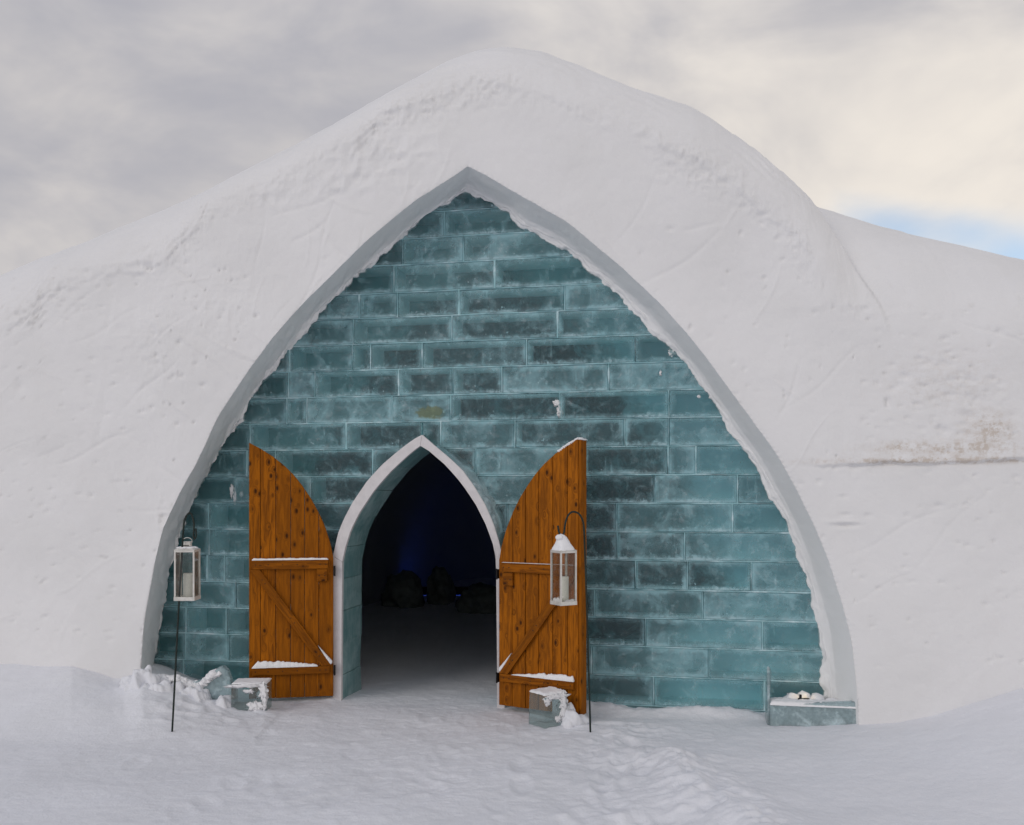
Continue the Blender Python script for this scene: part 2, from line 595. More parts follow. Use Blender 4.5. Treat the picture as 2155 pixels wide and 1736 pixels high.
def clear_ice_mat(name, frost=0.4, tint=(0.80, 0.92, 0.92), fcol=(0.55, 0.64, 0.66)):
    """loose blocks and slabs: clear body, frosted and snow-dusted skin"""
    m, N = new_mat(name)
    g = N.n('ShaderNodeNewGeometry'); pos = g.outputs['Position']
    n1 = N.noise(pos, 9, 7, 0.62, 0.3)
    n2 = N.noise(pos, 40, 4, 0.6)
    fr = N.smooth(n1, 0.62 - frost * 0.45, 1.02 - frost * 0.3)
    fr = N.math('MAXIMUM', N.math('MULTIPLY', fr, 0.92), 0.10 + 0.35 * frost)
    tr = N.n('ShaderNodeBsdfTransparent'); tr.inputs[0].default_value = (*tint, 1)
    c = N.mix(N.smooth(n2, 0.3, 0.7), tuple(v * 0.72 for v in fcol), fcol)
    df = N.n('ShaderNodeBsdfDiffuse'); N.link(c, df.inputs[0])
    mx = N.n('ShaderNodeMixShader')
    N.link(fr, mx.inputs[0]); N.link(tr.outputs[0], mx.inputs[1]); N.link(df.outputs[0], mx.inputs[2])
    gl = N.n('ShaderNodeBsdfGlossy'); gl.inputs['Roughness'].default_value = 0.2
    N.link(N.bump(n1, 0.35, 0.01), gl.inputs['Normal'])
    fz = N.n('ShaderNodeFresnel'); fz.inputs['IOR'].default_value = 1.31
    mg = N.n('ShaderNodeMixShader')
    N.link(fz.outputs[0], mg.inputs[0]); N.link(mx.outputs[0], mg.inputs[1]); N.link(gl.outputs[0], mg.inputs[2])
    finish(N, mg.outputs[0])
    return m


def wood_mat(name, axis_scale, base=(0.42, 0.128, 0.0040), dark=(0.062, 0.016, 0.002)):
    m, N = new_mat(name)
    tcn = N.n('ShaderNodeTexCoord'); p0 = tcn.outputs['Object']
    oi = N.n('ShaderNodeObjectInfo'); rnd = oi.outputs['Random']
    sh = N.n('ShaderNodeCombineXYZ')
    N.link(N.math('MULTIPLY', rnd, 31.0), sh.inputs[0]); N.link(N.math('MULTIPLY', rnd, 53.0), sh.inputs[2])
    pv = N.n('ShaderNodeVectorMath', operation='ADD'); N.link(p0, pv.inputs[0]); N.link(sh.outputs[0], pv.inputs[1])
    p = pv.outputs[0]
    # knots bend the grain round them
    vo = N.n('ShaderNodeTexVoronoi'); vo.feature = 'F1'
    N.link(N.mapping(p, tuple(14.0 if s > 5 else 8.0 for s in axis_scale)), vo.inputs['Vector'])
    vo.inputs['Scale'].default_value = 1.0
    vo.inputs['Randomness'].default_value = 1.0
    kd = vo.outputs['Distance']
    knot = N.smooth(kd, 0.19, 0.08)
    halo = N.smooth(kd, 0.42, 0.12)
    gv = N.n('ShaderNodeVectorMath', operation='ADD')
    N.link(N.mapping(p, axis_scale), gv.inputs[0])
    cb = N.n('ShaderNodeCombineXYZ'); N.link(N.math('MULTIPLY', halo, 1.2), cb.inputs[0]); N.link(cb.outputs[0], gv.inputs[1])
    g1 = N.noise(gv.outputs[0], 1.6, 5, 0.62, 0.7)
    g2 = N.noise(gv.outputs[0], 6.5, 3, 0.55, 0.2)
    blot = N.noise(p, 3.2, 3, 0.5)
    f = N.math('ADD', N.math('MULTIPLY', g1, 0.75), N.math('MULTIPLY', g2, 0.35))
    col = N.mix(N.smooth(f, 0.44, 0.66), base, tuple(b * 0.35 + d * 0.65 for b, d in zip(base, dark)))
    col = N.mix(N.math('MULTIPLY', N.smooth(blot, 0.45, 0.75), 0.45), col, tuple(b * 0.62 for b in base))
    col = N.mix(N.math('MULTIPLY', rnd, 0.55), col, tuple(b * 0.55 for b in base))
    col = N.mix(N.math('MULTIPLY', halo, 0.30), col, dark)
    col = N.mix(N.math('MULTIPLY', knot, 0.9), col, (0.035, 0.011, 0.003))
    nb = N.bump(f, 0.3, 0.004)
    b = pbsdf(N, col, 0.6, 0.10, nb)
    finish(N, b.outputs[0])
    return m


def simple_mat(name, color, rough=0.5, metal=0.0, spec=0.4, nscale=25, var=0.15, emit=None, estr=0.0):
    m, N = new_mat(name)
    g = N.n('ShaderNodeNewGeometry')
    n1 = N.noise(g.outputs['Position'], nscale, 4, 0.6)
    col = N.mix(N.smooth(n1, 0.35, 0.7), color, tuple(c * (1 - var) for c in color))
    b = pbsdf(N, col, rough, spec, N.bump(n1, 0.1, 0.004), Metallic=metal)
    if emit:
        b.inputs['Emission Color'].default_value = (*emit, 1)
        b.inputs['Emission Strength'].default_value = estr
    finish(N, b.outputs[0])
    return m


def pane_mat():
    m, N = new_mat('lantern_glass')
    g = N.n('ShaderNodeNewGeometry')
    n1 = N.noise(g.outputs['Position'], 22, 4, 0.6)
    tr = N.n('ShaderNodeBsdfTransparent'); tr.inputs[0].default_value = (0.93, 0.93, 0.91, 1)
    df = N.n('ShaderNodeBsdfDiffuse'); df.inputs[0].default_value = (0.7, 0.7, 0.7, 1)
    mx = N.n('ShaderNodeMixShader')
    N.link(N.math('ADD', N.math('MULTIPLY', N.smooth(n1, 0.45, 0.8), 0.06), 0.012), mx.inputs[0])
    N.link(tr.outputs[0], mx.inputs[1]); N.link(df.outputs[0], mx.inputs[2])
    gl = N.n('ShaderNodeBsdfGlossy'); gl.inputs['Roughness'].default_value = 0.06
    fz = N.n('ShaderNodeFresnel'); fz.inputs['IOR'].default_value = 1.45
    mg = N.n('ShaderNodeMixShader')
    N.link(N.math('MULTIPLY', fz.outputs[0], 0.5), mg.inputs[0]); N.link(mx.outputs[0], mg.inputs[1]); N.link(gl.outputs[0], mg.inputs[2])
    finish(N, mg.outputs[0])
    return m


M['ice_face'] = ice_face_mat()
M['ice_core'] = ice_back_mat()
M['ice_side'] = ice_side_mat()
M['frost_joint'] = frost_joint_mat()
M['jamb_ice'] = jamb_ice_mat()
M['clear_ice'] = clear_ice_mat('clear_ice', 0.22)
M['milky_ice'] = clear_ice_mat('milky_ice', 0.80, (0.84, 0.95, 0.96), (0.64, 0.78, 0.82))
M['plank'] = wood_mat('plank_wood', (22, 22, 1.5))
M['rail'] = wood_mat('rail_wood', (1.5, 22, 22), (0.34, 0.104, 0.0040))
M['white_paint'] = simple_mat('white_paint', (0.70, 0.675, 0.68), 0.6, 0, 0.25, 18, 0.10)
M['lantern_metal'] = simple_mat('lantern_metal', (0.74, 0.72, 0.67), 0.38, 0.35, 0.5, 30, 0.18)
M['iron'] = simple_mat('dark_iron', (0.012, 0.022, 0.018), 0.5, 0.2, 0.4)
M['black_iron'] = simple_mat('black_iron', (0.008, 0.008, 0.009), 0.5, 0.3, 0.4)
M['wax'] = simple_mat('candle_wax', (0.88, 0.88, 0.83), 0.55, 0, 0.3, 12, 0.06)
M['wick'] = simple_mat('wick', (0.02, 0.02, 0.02), 0.8)
M['glass'] = pane_mat()
M['dark_mound'] = simple_mat('dark_mound', (0.24, 0.27, 0.26), 0.8, 0, 0.1, 9, 0.4)
M['lamp_lens'] = simple_mat('lamp_lens', (0.9, 0.8, 0.55), 0.4, 0, 0.3, 10, 0.0, (1.0, 0.78, 0.42), 0.7)
M['blue_lens'] = simple_mat('blue_lens', (0.1, 0.15, 0.6), 0.4, 0, 0.3, 10, 0.0, (0.05, 0.14, 1.0), 2.6)

# ------------------------------------------------------------------ outlines read off the plate
arch_out = [(294, 1560), (296, 1409), (302, 1316), (315, 1238), (325, 1180), (344, 1105), (361, 1070), (380, 1033), (400, 996),
            (426, 947), (457, 880), (497, 817), (530, 768), (567, 718), (629, 646), (695, 580), (772, 506), (849, 442), (915, 395),
            (984, 349), (1047, 383), (1120, 424), (1182, 459), (1245, 508), (1318, 572), (1384, 634), (1446, 700), (1486, 752),
            (1523, 803), (1570, 866), (1614, 928), (1640, 966), (1673, 1027), (1713, 1106), (1744, 1181), (1772, 1271),
            (1792, 1354), (1804, 1464), (1808, 1590)]
arch_in = [(309, 1560), (313, 1414), (330, 1343), (343, 1280), (353, 1206), (366, 1175), (380, 1118), (402, 1066), (429, 1010), (447, 973),
           (468, 944), (482, 917), (501, 898), (529, 841), (567, 788), (613, 738), (632, 702), (669, 661), (717, 609), (776, 559),
           (845, 503), (885, 463), (940, 430), (979, 402), (1025, 427), (1072, 446), (1094, 482), (1135, 497), (1193, 534), (1245, 570),
           (1281, 600), (1321, 640), (1352, 670), (1378, 706), (1413, 735), (1446, 768), (1484, 819), (1514, 866), (1531, 905),
           (1562, 940), (1596, 993), (1612, 1030), (1638, 1068), (1658, 1114), (1673, 1157), (1697, 1240), (1717, 1314), (1728, 1413),
           (1731, 1450), (1736, 1580)]
crease = [(-900, 1080), (-300, 830), (0, 690), (65, 655), (90, 610), (185, 587), (280, 570), (350, 553), (385, 510), (450, 447), (565, 395),
          (650, 345), (750, 293), (800, 248), (915, 197), (1025, 175), (1087, 188), (1192, 225), (1242, 257), (1307, 277), (1397, 314),
          (1457, 332), (1527, 385), (1602, 440), (1662, 490), (1707, 532), (1735, 590), (1760, 680), (1800, 900), (1840, 1300), (3100, 1700)]
top_main = [(-900, 990), (-300, 745), (0, 585), (110, 537), (200, 505), (350, 445), (450, 400), (550, 345), (700, 262), (850, 175), (950, 122),
            (1000, 105), (1055, 97), (1077, 97), (1142, 107), (1227, 140), (1327, 185), (1447, 225), (1492, 252), (1577, 310),
            (1642, 365), (1692, 412), (1720, 452), (1745, 505), (1778, 570), (1820, 640), (1870, 730), (1930, 1000), (1990, 1700), (3100, 2000)]
top_wing = [(-900, 3000), (1500, 470), (1650, 405), (1692, 412), (1752, 427), (1852, 460), (1977, 492), (2077, 515), (2155, 535), (2400, 610), (3100, 860)]


def interp(tab, px):
    a = np.array(tab, float)
    return np.interp(px, a[:, 0], a[:, 1])


def smooth_interp(tab, px, w=14):
    return (interp(tab, px - w) + 2 * interp(tab, px) + interp(tab, px + w) + interp(tab, px - w / 2) + interp(tab, px + w / 2)) / 6


# ------------------------------------------------------------------ snow building
building = empty('snow_building', (0, 6.6, 0))
tag(building, 'rounded white snow building with a pointed arch around the ice wall', 'building')
BI = Matrix.Translation(-Vector(building.location))


def into(o, parent):
    """parent an object built in world coordinates without moving it"""
    o.parent = parent
    o.matrix_parent_inverse = Matrix.LocRotScale(parent.location, parent.rotation_euler, parent.scale).inverted()
    return o


ao = densify(arch_out, 4.0, 0)
_ax = int(np.argmin(ao[:, 1]))
for _ in range(26):
    o2 = ao.copy()
    o2[1:-1] = (ao[:-2] + 2 * ao[1:-1] + ao[2:]) / 4
    o2[_ax] = ao[_ax]
    ao = o2
ao[:, 0] = np.maximum.accumulate(ao[:, 0] + np.arange(len(ao)) * 1e-3)
jit = fbm(np.arange(len(ao)) * 0.045, np.zeros(len(ao)), 4, 5) * 3.0
jit *= np.where(ao[:, 0] < 420, 2.4, 1.0)
n_arch = len(ao)
keep = [0]
apex_col = int(np.argmin(ao[:, 1]))
for i in range(1, n_arch):
    if ao[i, 0] - ao[keep[-1], 0] >= 1.5 or i in (apex_col, n_arch - 1):
        keep.append(i)
keep = np.array(keep)
ak = ao[keep]; jk = jit[keep]
pxl = np.concatenate([np.linspace(-900, -60, 50)[:-1], np.arange(-60, 292, 5.0)])
pxr = np.concatenate([np.arange(1811, 2240, 5.0), np.linspace(2250, 3100, 50)])
cpx = np.concatenate([pxl, ak[:, 0], pxr])
cpy = np.concatenate([np.full(len(pxl), np.nan), ak[:, 1] + jk, np.full(len(pxr), np.nan)])
fx, fy, _ = plane(cpx, 0, FD, FK)
mpp = fy / F                                             # metres per plate pixel on the facade
z_of = lambda py: CAMZ + (HY - py) * mpp
zb = np.where(np.isnan(cpy), -0.35, CAMZ + (HY - np.nan_to_num(cpy)) * mpp)
zc = z_of(smooth_interp(crease, cpx))
A_MAIN = 1.25 * np.clip((1900 - cpx) / 300, 0.05, 1)
A_WING = 2.0


def solve_top(zcv, table, a):
    """height of the elliptic roof whose skyline follows the table; the crest lies behind the facade, so it shows nearer the axis"""
    th = np.linspace(0, math.pi / 2, 40)[:, None]
    yy_ = fy + a * (1 - np.cos(th))
    seen = cpx.copy()
    for _k in range(4):
        tgt = (HY - smooth_interp(table, seen, 8)) / F
        lo = zcv.copy(); hi = zcv + 3.0
        for _ in range(26):
            mid = (lo + hi) / 2
            zz_ = zcv + (mid - zcv) * np.sin(th)
            ang = ((zz_ - CAMZ) / yy_).max(0)
            hi = np.where(ang > tgt, mid, hi); lo = np.where(ang > tgt, lo, mid)
        zz_ = zcv + (lo - zcv) * np.sin(th)
        k_ = ((zz_ - CAMZ) / yy_).argmax(0)
        seen = CX + (cpx - CX) * fy / yy_[k_, np.arange(len(cpx))]
    return np.maximum((lo + hi) / 2, zcv + 0.02)


zs = solve_top(zc, top_main, A_MAIN)
zcw = z_of(np.interp(cpx, [-900, 1400, 1500, 1800, 2155, 3100], [3200, 950, 700, 635, 655, 900]))
zsw = solve_top(zcw, top_wing, np.full_like(zcw, A_WING))
ztop = np.maximum(zs, zsw)
bw_ = sstep(cpx, 1660, 1760)
zce = np.minimum(zc * (1 - bw_) + zcw * bw_, ztop - 0.05)
zce = np.maximum(zce, zb + 0.02)
NR, NA = 340, 70
v1 = np.linspace(0, 1, NR)[:, None]
th = np.linspace(0, math.pi / 2, NA + 1)[1:, None]
Z = np.concatenate([-0.35 + (zce + 0.35) * v1, zce + (ztop - zce) * np.sin(th)], 0)
Z = np.maximum(Z, zb)                                    # level rows, ending on the edge of the opening
X = np.broadcast_to(fx, Z.shape).copy()
Yf = np.broadcast_to(fy, Z.shape)


def roof(zv, c, s, a):
    t = np.clip((zv - c) / np.maximum(s - c, 1e-3), 0, None)
    inside = a * (1 - np.sqrt(np.clip(1 - np.minimum(t, 1) ** 2, 0, 1)))
    return inside + np.where(t > 1.0001, (t - 1) * np.maximum(s - c, 0.05) * 9, 0)


Ym = Yf + roof(Z, zc, zs, A_MAIN)
pcol = np.broadcast_to(cpx, Z.shape)
zlo, zhi = z_of(np.full_like(cpx, 740.0)), z_of(np.full_like(cpx, 540.0))
up = sstep((Z - zlo) / (zhi - zlo), 0, 1)
Yw = Yf + 0.16 * up + np.clip((1730 - pcol) / 60, 0, None) ** 2 * 0.35 + roof(Z, zcw, zsw, A_WING)
kk = 0.36
h = np.clip(0.5 + 0.5 * (Yw - Ym) / kk, 0, 1)
Yu = Yw * (1 - h) + Ym * h - kk * h * (1 - h)
bb_ = sstep(pcol, 1650, 1690)
Y = Ym * (1 - bb_) + (Yf * (1 - up) + Yu * up) * bb_
# --- relief
dedge = np.where(np.isnan(cpy), 1.0, 0.0)
u = X * 1.015
_ed = plane(ao[::3, 0], ao[::3, 1] + jit[::3], FD, FK)
edge_pts = np.stack([_ed[0], _ed[2]], 1)
edist = np.full(Z.shape, 9.0)
selc = (cpx > 60) & (cpx < 2050)
Xs, Zs_ = X[:, selc].astype(np.float32), Z[:, selc].astype(np.float32)
dmin = np.full(Xs.shape, 9.0, np.float32)
for ex_, ez_ in edge_pts.astype(np.float32):
    np.minimum(dmin, (Xs - ex_) ** 2 + (Zs_ - ez_) ** 2, out=dmin)
edist[:, selc] = np.sqrt(dmin)
near_front = np.exp(-edist / 0.10)
D = 0.055 * fbm(u * 0.7, Z * 0.7, 3, 3) + 0.011 * fbm(u * 3.1, Z * 3.1, 4, 8) + 0.0030 * fbm(u * 17, Z * 17, 3, 9)
D *= 1 - 0.8 * near_front
zcn = zc + 0.075 * fbm(u * 3.2, Z * 1.5 + 3.3, 4, 21) + 0.015 * fbm(u * 25, u * 0 + 7, 2, 22)
dz = Z - zcn
mainmask = sstep(zs - zb, 0.3, 0.8) * sstep(1740 - np.broadcast_to(cpx, Z.shape), 0, 60)
lip = sstep(dz, -0.012, 0.02) * np.exp(-np.clip(dz, 0, None) / 0.30)
D -= mainmask * 0.011 * lip * np.clip(0.45 + 1.5 * fbm(u * 2.2, Z * 2.2, 3, 33), 0, 1.4)
D -= mainmask * 0.020 * np.exp(-((dz + 0.03) / 0.17) ** 2) * (ridged(u * 21, Z * 23, 3, 44) - 0.35) * np.clip(0.35 + 2.2 * fbm(u * 1.3, Z * 1.3, 2, 45), 0, 1.6)
D -= mainmask * 0.022 * np.exp(-((dz - 0.02) / 0.09) ** 2) * (ridged(u * 9, Z * 12, 4, 40) - 0.3) * np.clip(0.7 + 1.4 * fbm(u * 1.7, Z * 1.7, 2, 41), 0.1, 1.6)
D -= mainmask * 0.010 * np.exp(-((dz - 0.12) / 0.16) ** 2) * ridged(u * 12, Z * 22, 3, 43)
# snow strata on the cornice
D += mainmask * 0.006 * sstep(dz, 0.05, 0.12) * np.sin((dz + 0.02 * fbm(u * 2, Z * 2, 2, 50)) * 62) * (0.5 + fbm(u * 2.5, Z * 6, 2, 51))


def at_plane(px, py):
    x, y, z = plane(px, py, FD, FK)
    return float(x), float(z)


for (px, py, rx, rz, amp, fr) in ((800, 330, 0.42, 0.17, 0.045, 8), (700, 380, 0.35, 0.12, 0.032, 9), (930, 215, 0.4, 0.06, 0.036, 9),
                                  (470, 640, 0.35, 0.3, 0.012, 11), (880, 400, 0.2, 0.15, 0.016, 10), (340, 1090, 0.05, 0.12, 0.05, 9),
                                  (1190, 480, 0.16, 0.2, 0.012, 11), (1780, 640, 0.25, 0.07, 0.022, 9), (1950, 655, 0.6, 0.04, 0.014, 9),
                                  (2060, 860, 0.3, 0.2, 0.012, 12), (250, 560, 0.6, 0.05, 0.02, 10), (600, 410, 0.3, 0.07, 0.02, 10),
                                  (1500, 370, 0.5, 0.05, 0.014, 10), (320, 700, 0.5, 0.3, 0.010, 13)):
    x0, z0 = at_plane(px, py)
    g = np.exp(-((X - x0) / rx) ** 2 - ((Z - z0) / rz) ** 2)
    D -= amp * g * (ridged(u * fr, Z * fr, 3, int(px)) - 0.35)
# pits and scuffs
pr = random.Random(5)
for i in range(640):
    if i >= 420:
        px, py = pr.uniform(-60, 2200), pr.uniform(420, 1400)
    elif i < 210:
        px, py = pr.uniform(0, 560), pr.uniform(560, 1350)
    elif i < 330:
        px, py = pr.uniform(1300, 2155), pr.uniform(520, 1440)
    else:
        px, py = pr.gauss(1990, 75), pr.gauss(840, 75)
    if py < 400:
        continue
    x0, z0 = at_plane(px, py)
    r = pr.uniform(0.007, 0.018) * (1.25 if 330 <= i < 420 else 1.0)
    asp = pr.uniform(0.6, 1.8)
    ci = np.abs(fx - x0) < r * 4
    if not ci.any():
        continue
    sub = np.ix_(np.arange(Z.shape[0]), np.where(ci)[0])
    g = np.exp(-((X[sub] - x0) / (r * asp)) ** 2 - ((Z[sub] - z0) / r) ** 2)
    D[sub] += pr.uniform(0.006, 0.017) * g
# scrapes left by shovels and forms
for i in range(130):
    px, py = pr.uniform(-40, 2200), pr.uniform(330, 1380)
    if i < 60:
        px, py = pr.uniform(0, 900), pr.uniform(380, 1000)
    x0, z0 = at_plane(px, py)
    a_ = math.radians(pr.choice((pr.gauss(35, 12), pr.gauss(75, 10), pr.gauss(-30, 15))))
    ln, wd_ = pr.uniform(0.10, 0.42), pr.uniform(0.006, 0.014)
    ci = np.where(np.abs(fx - x0) < ln * abs(math.cos(a_)) + 0.05)[0]
    if not len(ci):
        continue
    sub = np.ix_(np.arange(Z.shape[0]), ci)
    dx_, dz__ = X[sub] - x0, Z[sub] - z0
    al = dx_ * math.cos(a_) + dz__ * math.sin(a_); ac = -dx_ * math.sin(a_) + dz__ * math.cos(a_) + 0.02 * np.sin(al * 9 + i)
    D[sub] += pr.choice((0.005, 0.007, -0.005)) * np.exp(-(ac / wd_) ** 2) * np.exp(-(al / ln) ** 4)
# horizontal ledge right of the arch: the upper lift of snow overhangs the lower one
x1_, zl_ = at_plane(1900, 974)
zl = zl_ + 0.040 * fbm(u * 2.3, u * 0, 5, 61, 0.6) + 0.01 * (u - x1_) * 0.3
dl = Z - zl
onr = sstep(pcol, 1655, 1800)
D -= onr * np.clip(0.028 + 0.03 * fbm(u * 4, u * 0 + 2, 3, 62), 0.004, 0.06) * sstep(dl, -0.010, 0.012) * np.exp(-np.clip(dl, 0, None) / 0.22)
D += onr * 0.006 * np.exp(-((dl + 0.004) / 0.012) ** 2)
for (px, py, rx, rz, amp) in ((1775, 1045, 0.035, 0.010, 0.012), (1780, 1083, 0.04, 0.012, 0.014), (1782, 1106, 0.075, 0.014, 0.022),
                              (1772, 1098, 0.09, 0.012, -0.014), (1868, 848, 0.012, 0.03, 0.03), (40, 812, 0.045, 0.045, 0.02)):
    x0, z0 = at_plane(px, py)
    D += amp * np.exp(-((X - x0) / rx) ** 2 - ((Z - z0) / rz) ** 2)
Y = Y + D
# soften the very edge of the opening
Y += 0.010 * np.exp(-edist / 0.008)
back = []
for dy_, dz_ in ((0.8, 0.02), (2.5, -0.15), (6.0, -0.9), (10.0, -3.2), (11.5, -8.0)):
    back.append(np.stack([X[-1], Y[-1] + dy_, np.maximum(Z[-1] + dz_, -0.5)], -1))
V = np.concatenate([np.stack([X, Y, Z], -1), np.array(back)], 0)
col_ = Z <= zb + 1e-9
dead = np.zeros((V.shape[0] - 1, V.shape[1] - 1), bool)
cc = col_[:-1, :-1] & col_[1:, :-1] & col_[:-1, 1:] & col_[1:, 1:]
dead[:cc.shape[0]] = cc
facade = grid_obj('snow_facade', V, M['snow_wall'], drop=dead)
into(facade, building)

# reveal of the arch: jamb running back, then a crusted skirt of snow on the ice
ai = densify(arch_in, 3.0, 2)


def halves(pts, apex):
    i = int(np.argmin(np.abs(pts[:, 0] - apex)))
    def resamp(p, n):
        s = np.concatenate([[0], np.cumsum(np.hypot(*np.diff(p, axis=0).T))])
        t = np.linspace(0, s[-1], n)
        return np.stack([np.interp(t, s, p[:, 0]), np.interp(t, s, p[:, 1])], 1)
    return pts[:i + 1], pts[i:], resamp


oL, oR, rs = halves(np.stack([ao[:, 0], ao[:, 1]], 1), 984)
iL, iR, _ = halves(ai, 979)
nL = len(oL)
inn = np.concatenate([rs(iL, nL), rs(iR, n_arch - nL + 1)[1:]])
c0 = len(pxl)
fk = np.stack([X[0], Y[0], Z[0]], -1)[c0:c0 + len(keep)]
front = np.stack([np.interp(np.arange(n_arch), keep, fk[:, k]) for k in range(3)], -1)
wx, wy, wz = plane(inn[:, 0], inn[:, 1], WD - 0.012, WK)
inner = np.stack([wx, wy, wz], -1)
# outward in-plane direction (away from the opening)
tang = np.gradient(inner, axis=0)
outw = np.stack([-tang[:, 2], np.zeros(n_arch), tang[:, 0]], -1)
outw /= np.maximum(np.linalg.norm(outw, axis=1, keepdims=True), 1e-6)
sidx = np.cumsum(np.linalg.norm(tang, axis=1))
jag = 0.048 * fbm(sidx * 3.7, sidx * 0, 5, 71, 0.68) + 0.012 * fbm(sidx * 31, sidx * 0 + 4, 3, 72, 0.7) * np.clip(0.6 + fbm(sidx * 2.0, sidx * 0 + 8, 2, 73), 0.1, 1.3)
NRV = 34
rows = []
for j in range(NRV + 1):
    s = j / NRV
    dep = np.interp(s, [0, 0.45, 0.62, 0.82, 0.97, 1], [0, 0.80, 0.90, 0.955, 1.0, 1.12])
    pl = np.interp(s, [0, 0.45, 0.62, 0.82, 0.97, 1], [0, 0.36, 0.56, 0.80, 1.0, 0.97])
    base = front * (1 - pl) + inner * pl
    yy_ = front[:, 1] * (1 - dep) + inner[:, 1] * dep
    p = base.copy(); p[:, 1] = yy_
    rough_amp = np.interp(s, [0, 0.1, 0.5, 0.8, 1], [0, 0.2, 0.45, 1.0, 1.0])
    nz = fbm(sidx * 7 + s * 2, np.full(n_arch, s * 6.0), 4, 81) * 0.022 + fbm(sidx * 26, np.full(n_arch, s * 9.0), 3, 84) * 0.012
    grow = np.interp(inner[:, 0], [-2.2, -1.2, 0.2, 1.2], [1.5, 1.0, 0.8, 0.4])
    p -= outw * (nz * rough_amp * grow)[:, None]
    p -= outw * (jag * sstep(np.array(s), 0.6, 0.97))[:, None]
    p[:, 1] -= np.clip(0.03 * fbm(sidx * 9, np.full(n_arch, s * 8 + 2), 3, 88), -0.005, 0.03) * np.interp(s, [0, 0.6, 0.85, 0.97, 1], [0, 0.2, 1, 0.3, 0])
    rows.append(p)
reveal = grid_obj('arch_reveal', np.array(rows), M['snow_reveal'], flip=True)
into(reveal, building)

# hall behind the ice wall: a plain snow vault, seen only through the door
wu = Vector((1, -WK, 0)).normalized(); wn = Vector((WK, 1, 0)).normalized()
fa = densify(arch_out, 40.0, 1)
hx, hy_, hz_ = plane(fa[:, 0], fa[:, 1], WD + 0.22, WK)
hv = []
for t, sc_ in ((0.0, 1.04), (1.5, 1.04), (4.0, 1.03), (9.0, 1.0), (10.6, 0.86), (11.0, 0.6), (11.1, 0.02)):
    cxm, czm = -0.3, 0.3
    row = []
    for a, b, c in zip(hx, hy_, hz_):
        z = czm + (c - czm) * sc_ if c > czm else c
        px_ = cxm + (a - cxm) * sc_
        py_ = WD + 0.22 - WK * px_
        row.append((px_ + wn.x * t, py_ + wn.y * t, z))
    hv.append(row)
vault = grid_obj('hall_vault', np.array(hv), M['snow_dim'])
into(vault, building)

# ------------------------------------------------------------------ ground
xd = np.arange(-4.6, 4.6, 0.0135)
yd = np.arange(3.7, 8.0, 0.0125)
xs = np.concatenate([-np.geomspace(400, 4.7, 40), xd, np.geomspace(4.65, 400, 40)])
ys = np.concatenate([-np.geomspace(400, 0.5, 20), np.linspace(0, 3.65, 40), yd, np.geomspace(8.05, 900, 60)])
GX, GY = np.meshgrid(xs, ys)
gpx = CX + F * GX / np.maximum(GY, 0.5)
Fy = FD - FK * GX
H = 0.022 * fbm(GX * 0.9, GY * 0.9, 3, 101) + 0.007 * fbm(GX * 3.4, GY * 4, 3, 102)
tramp = np.exp(-((GX + 0.6) / 1.5) ** 2)
H += (0.003 + 0.0015 * tramp) * fbm(GX * 11, GY * 13, 4, 103, 0.65) + (0.0034 + 0.0022 * tramp) * ridged(GX * 23, GY * 23, 3, 104) + 0.004 * tramp * fbm(GX * 6, GY * 7, 3, 105)
# bank piled against the left of the facade
hb = np.interp(gpx, [-2000, -300, 0, 82, 150, 181, 239, 262, 300, 340, 400, 470, 500, 530, 600], [.5, .34, .265, .26, .268, .245, .185, .18, .235, .20, .12, .05, .03, .01, 0])
hb = hb + 0.012 * fbm(GX * 5, GY * 5, 3, 111)
slope = sstep(GY, Fy - 1.25, Fy - 0.02)
H += np.where(GX < -1.7, hb, 0) * slope * np.where(gpx < 620, 1, 0)
# drift rising to the right
hr = np.interp(gpx, [1700, 1820, 1900, 1960, 2050, 2155, 2500, 4000], [0, .045, .085, .13, .23, .335, .6, 1.1])
H += np.where(GX > 1.0, hr, 0) * sstep(GY, Fy - 2.0, Fy + 0.02)
# low crust along the foot of the ice, right of the door
wy_ = WD - WK * GX
foot = np.exp(-((GY - (wy_ - 0.03)) / 0.12) ** 2) * sstep(GX, 0.35, 0.6) * (1 - sstep(GX, 2.1, 2.4))
H += foot * (0.035 + 0.045 * np.clip(fbm(GX * 5, GY * 5, 4, 121) + 0.2, 0, 1))
footl = np.exp(-((GY - (wy_ - 0.06)) / 0.14) ** 2) * sstep(-GX, 1.35, 1.5) * (1 - sstep(-GX, 2.0, 2.4))
H += footl * (0.02 + 0.03 * np.clip(fbm(GX * 8, GY * 8, 4, 122) + 0.2, 0, 1))
# shovelled ridge and trodden clods right of the path
rc = np.interp(GY, [3.6, 4.3, 4.7, 5.2, 5.7, 6.2], [1.2, 1.12, 1.04, 0.98, 0.93, 0.85])
rg = np.exp(-((GX - rc) / np.where(GX > rc, 0.30, 0.22)) ** 2) * sstep(GY, 3.2, 4.0) * (1 - sstep(GY, 5.5, 5.95))
H += rg * (0.085 + 0.055 * fbm(GX * 3.1, GY * 2.6, 4, 131, 0.6) + 0.035 * np.clip(fbm(GX * 9, GY * 9, 4, 132, 0.6), -0.4, 0.8))
clod = np.exp(-((GX - 0.75) / 0.55) ** 2) * sstep(GY, 3.3, 4.0) * (1 - sstep(GY, 6.3, 6.7))
H += clod * 0.020 * (ridged(GX * 8, GY * 8, 3, 133) - 0.4)
H += clod * 0.03 * np.clip(fbm(GX * 3.2, GY * 3.2, 3, 134), -0.6, 0.6)
cl2 = np.exp(-((GX + 2.2) / 0.5) ** 2 - ((GY - 6.6) / 0.45) ** 2)
H += cl2 * 0.035 * (ridged(GX * 6, GY * 6, 3, 137) - 0.25)
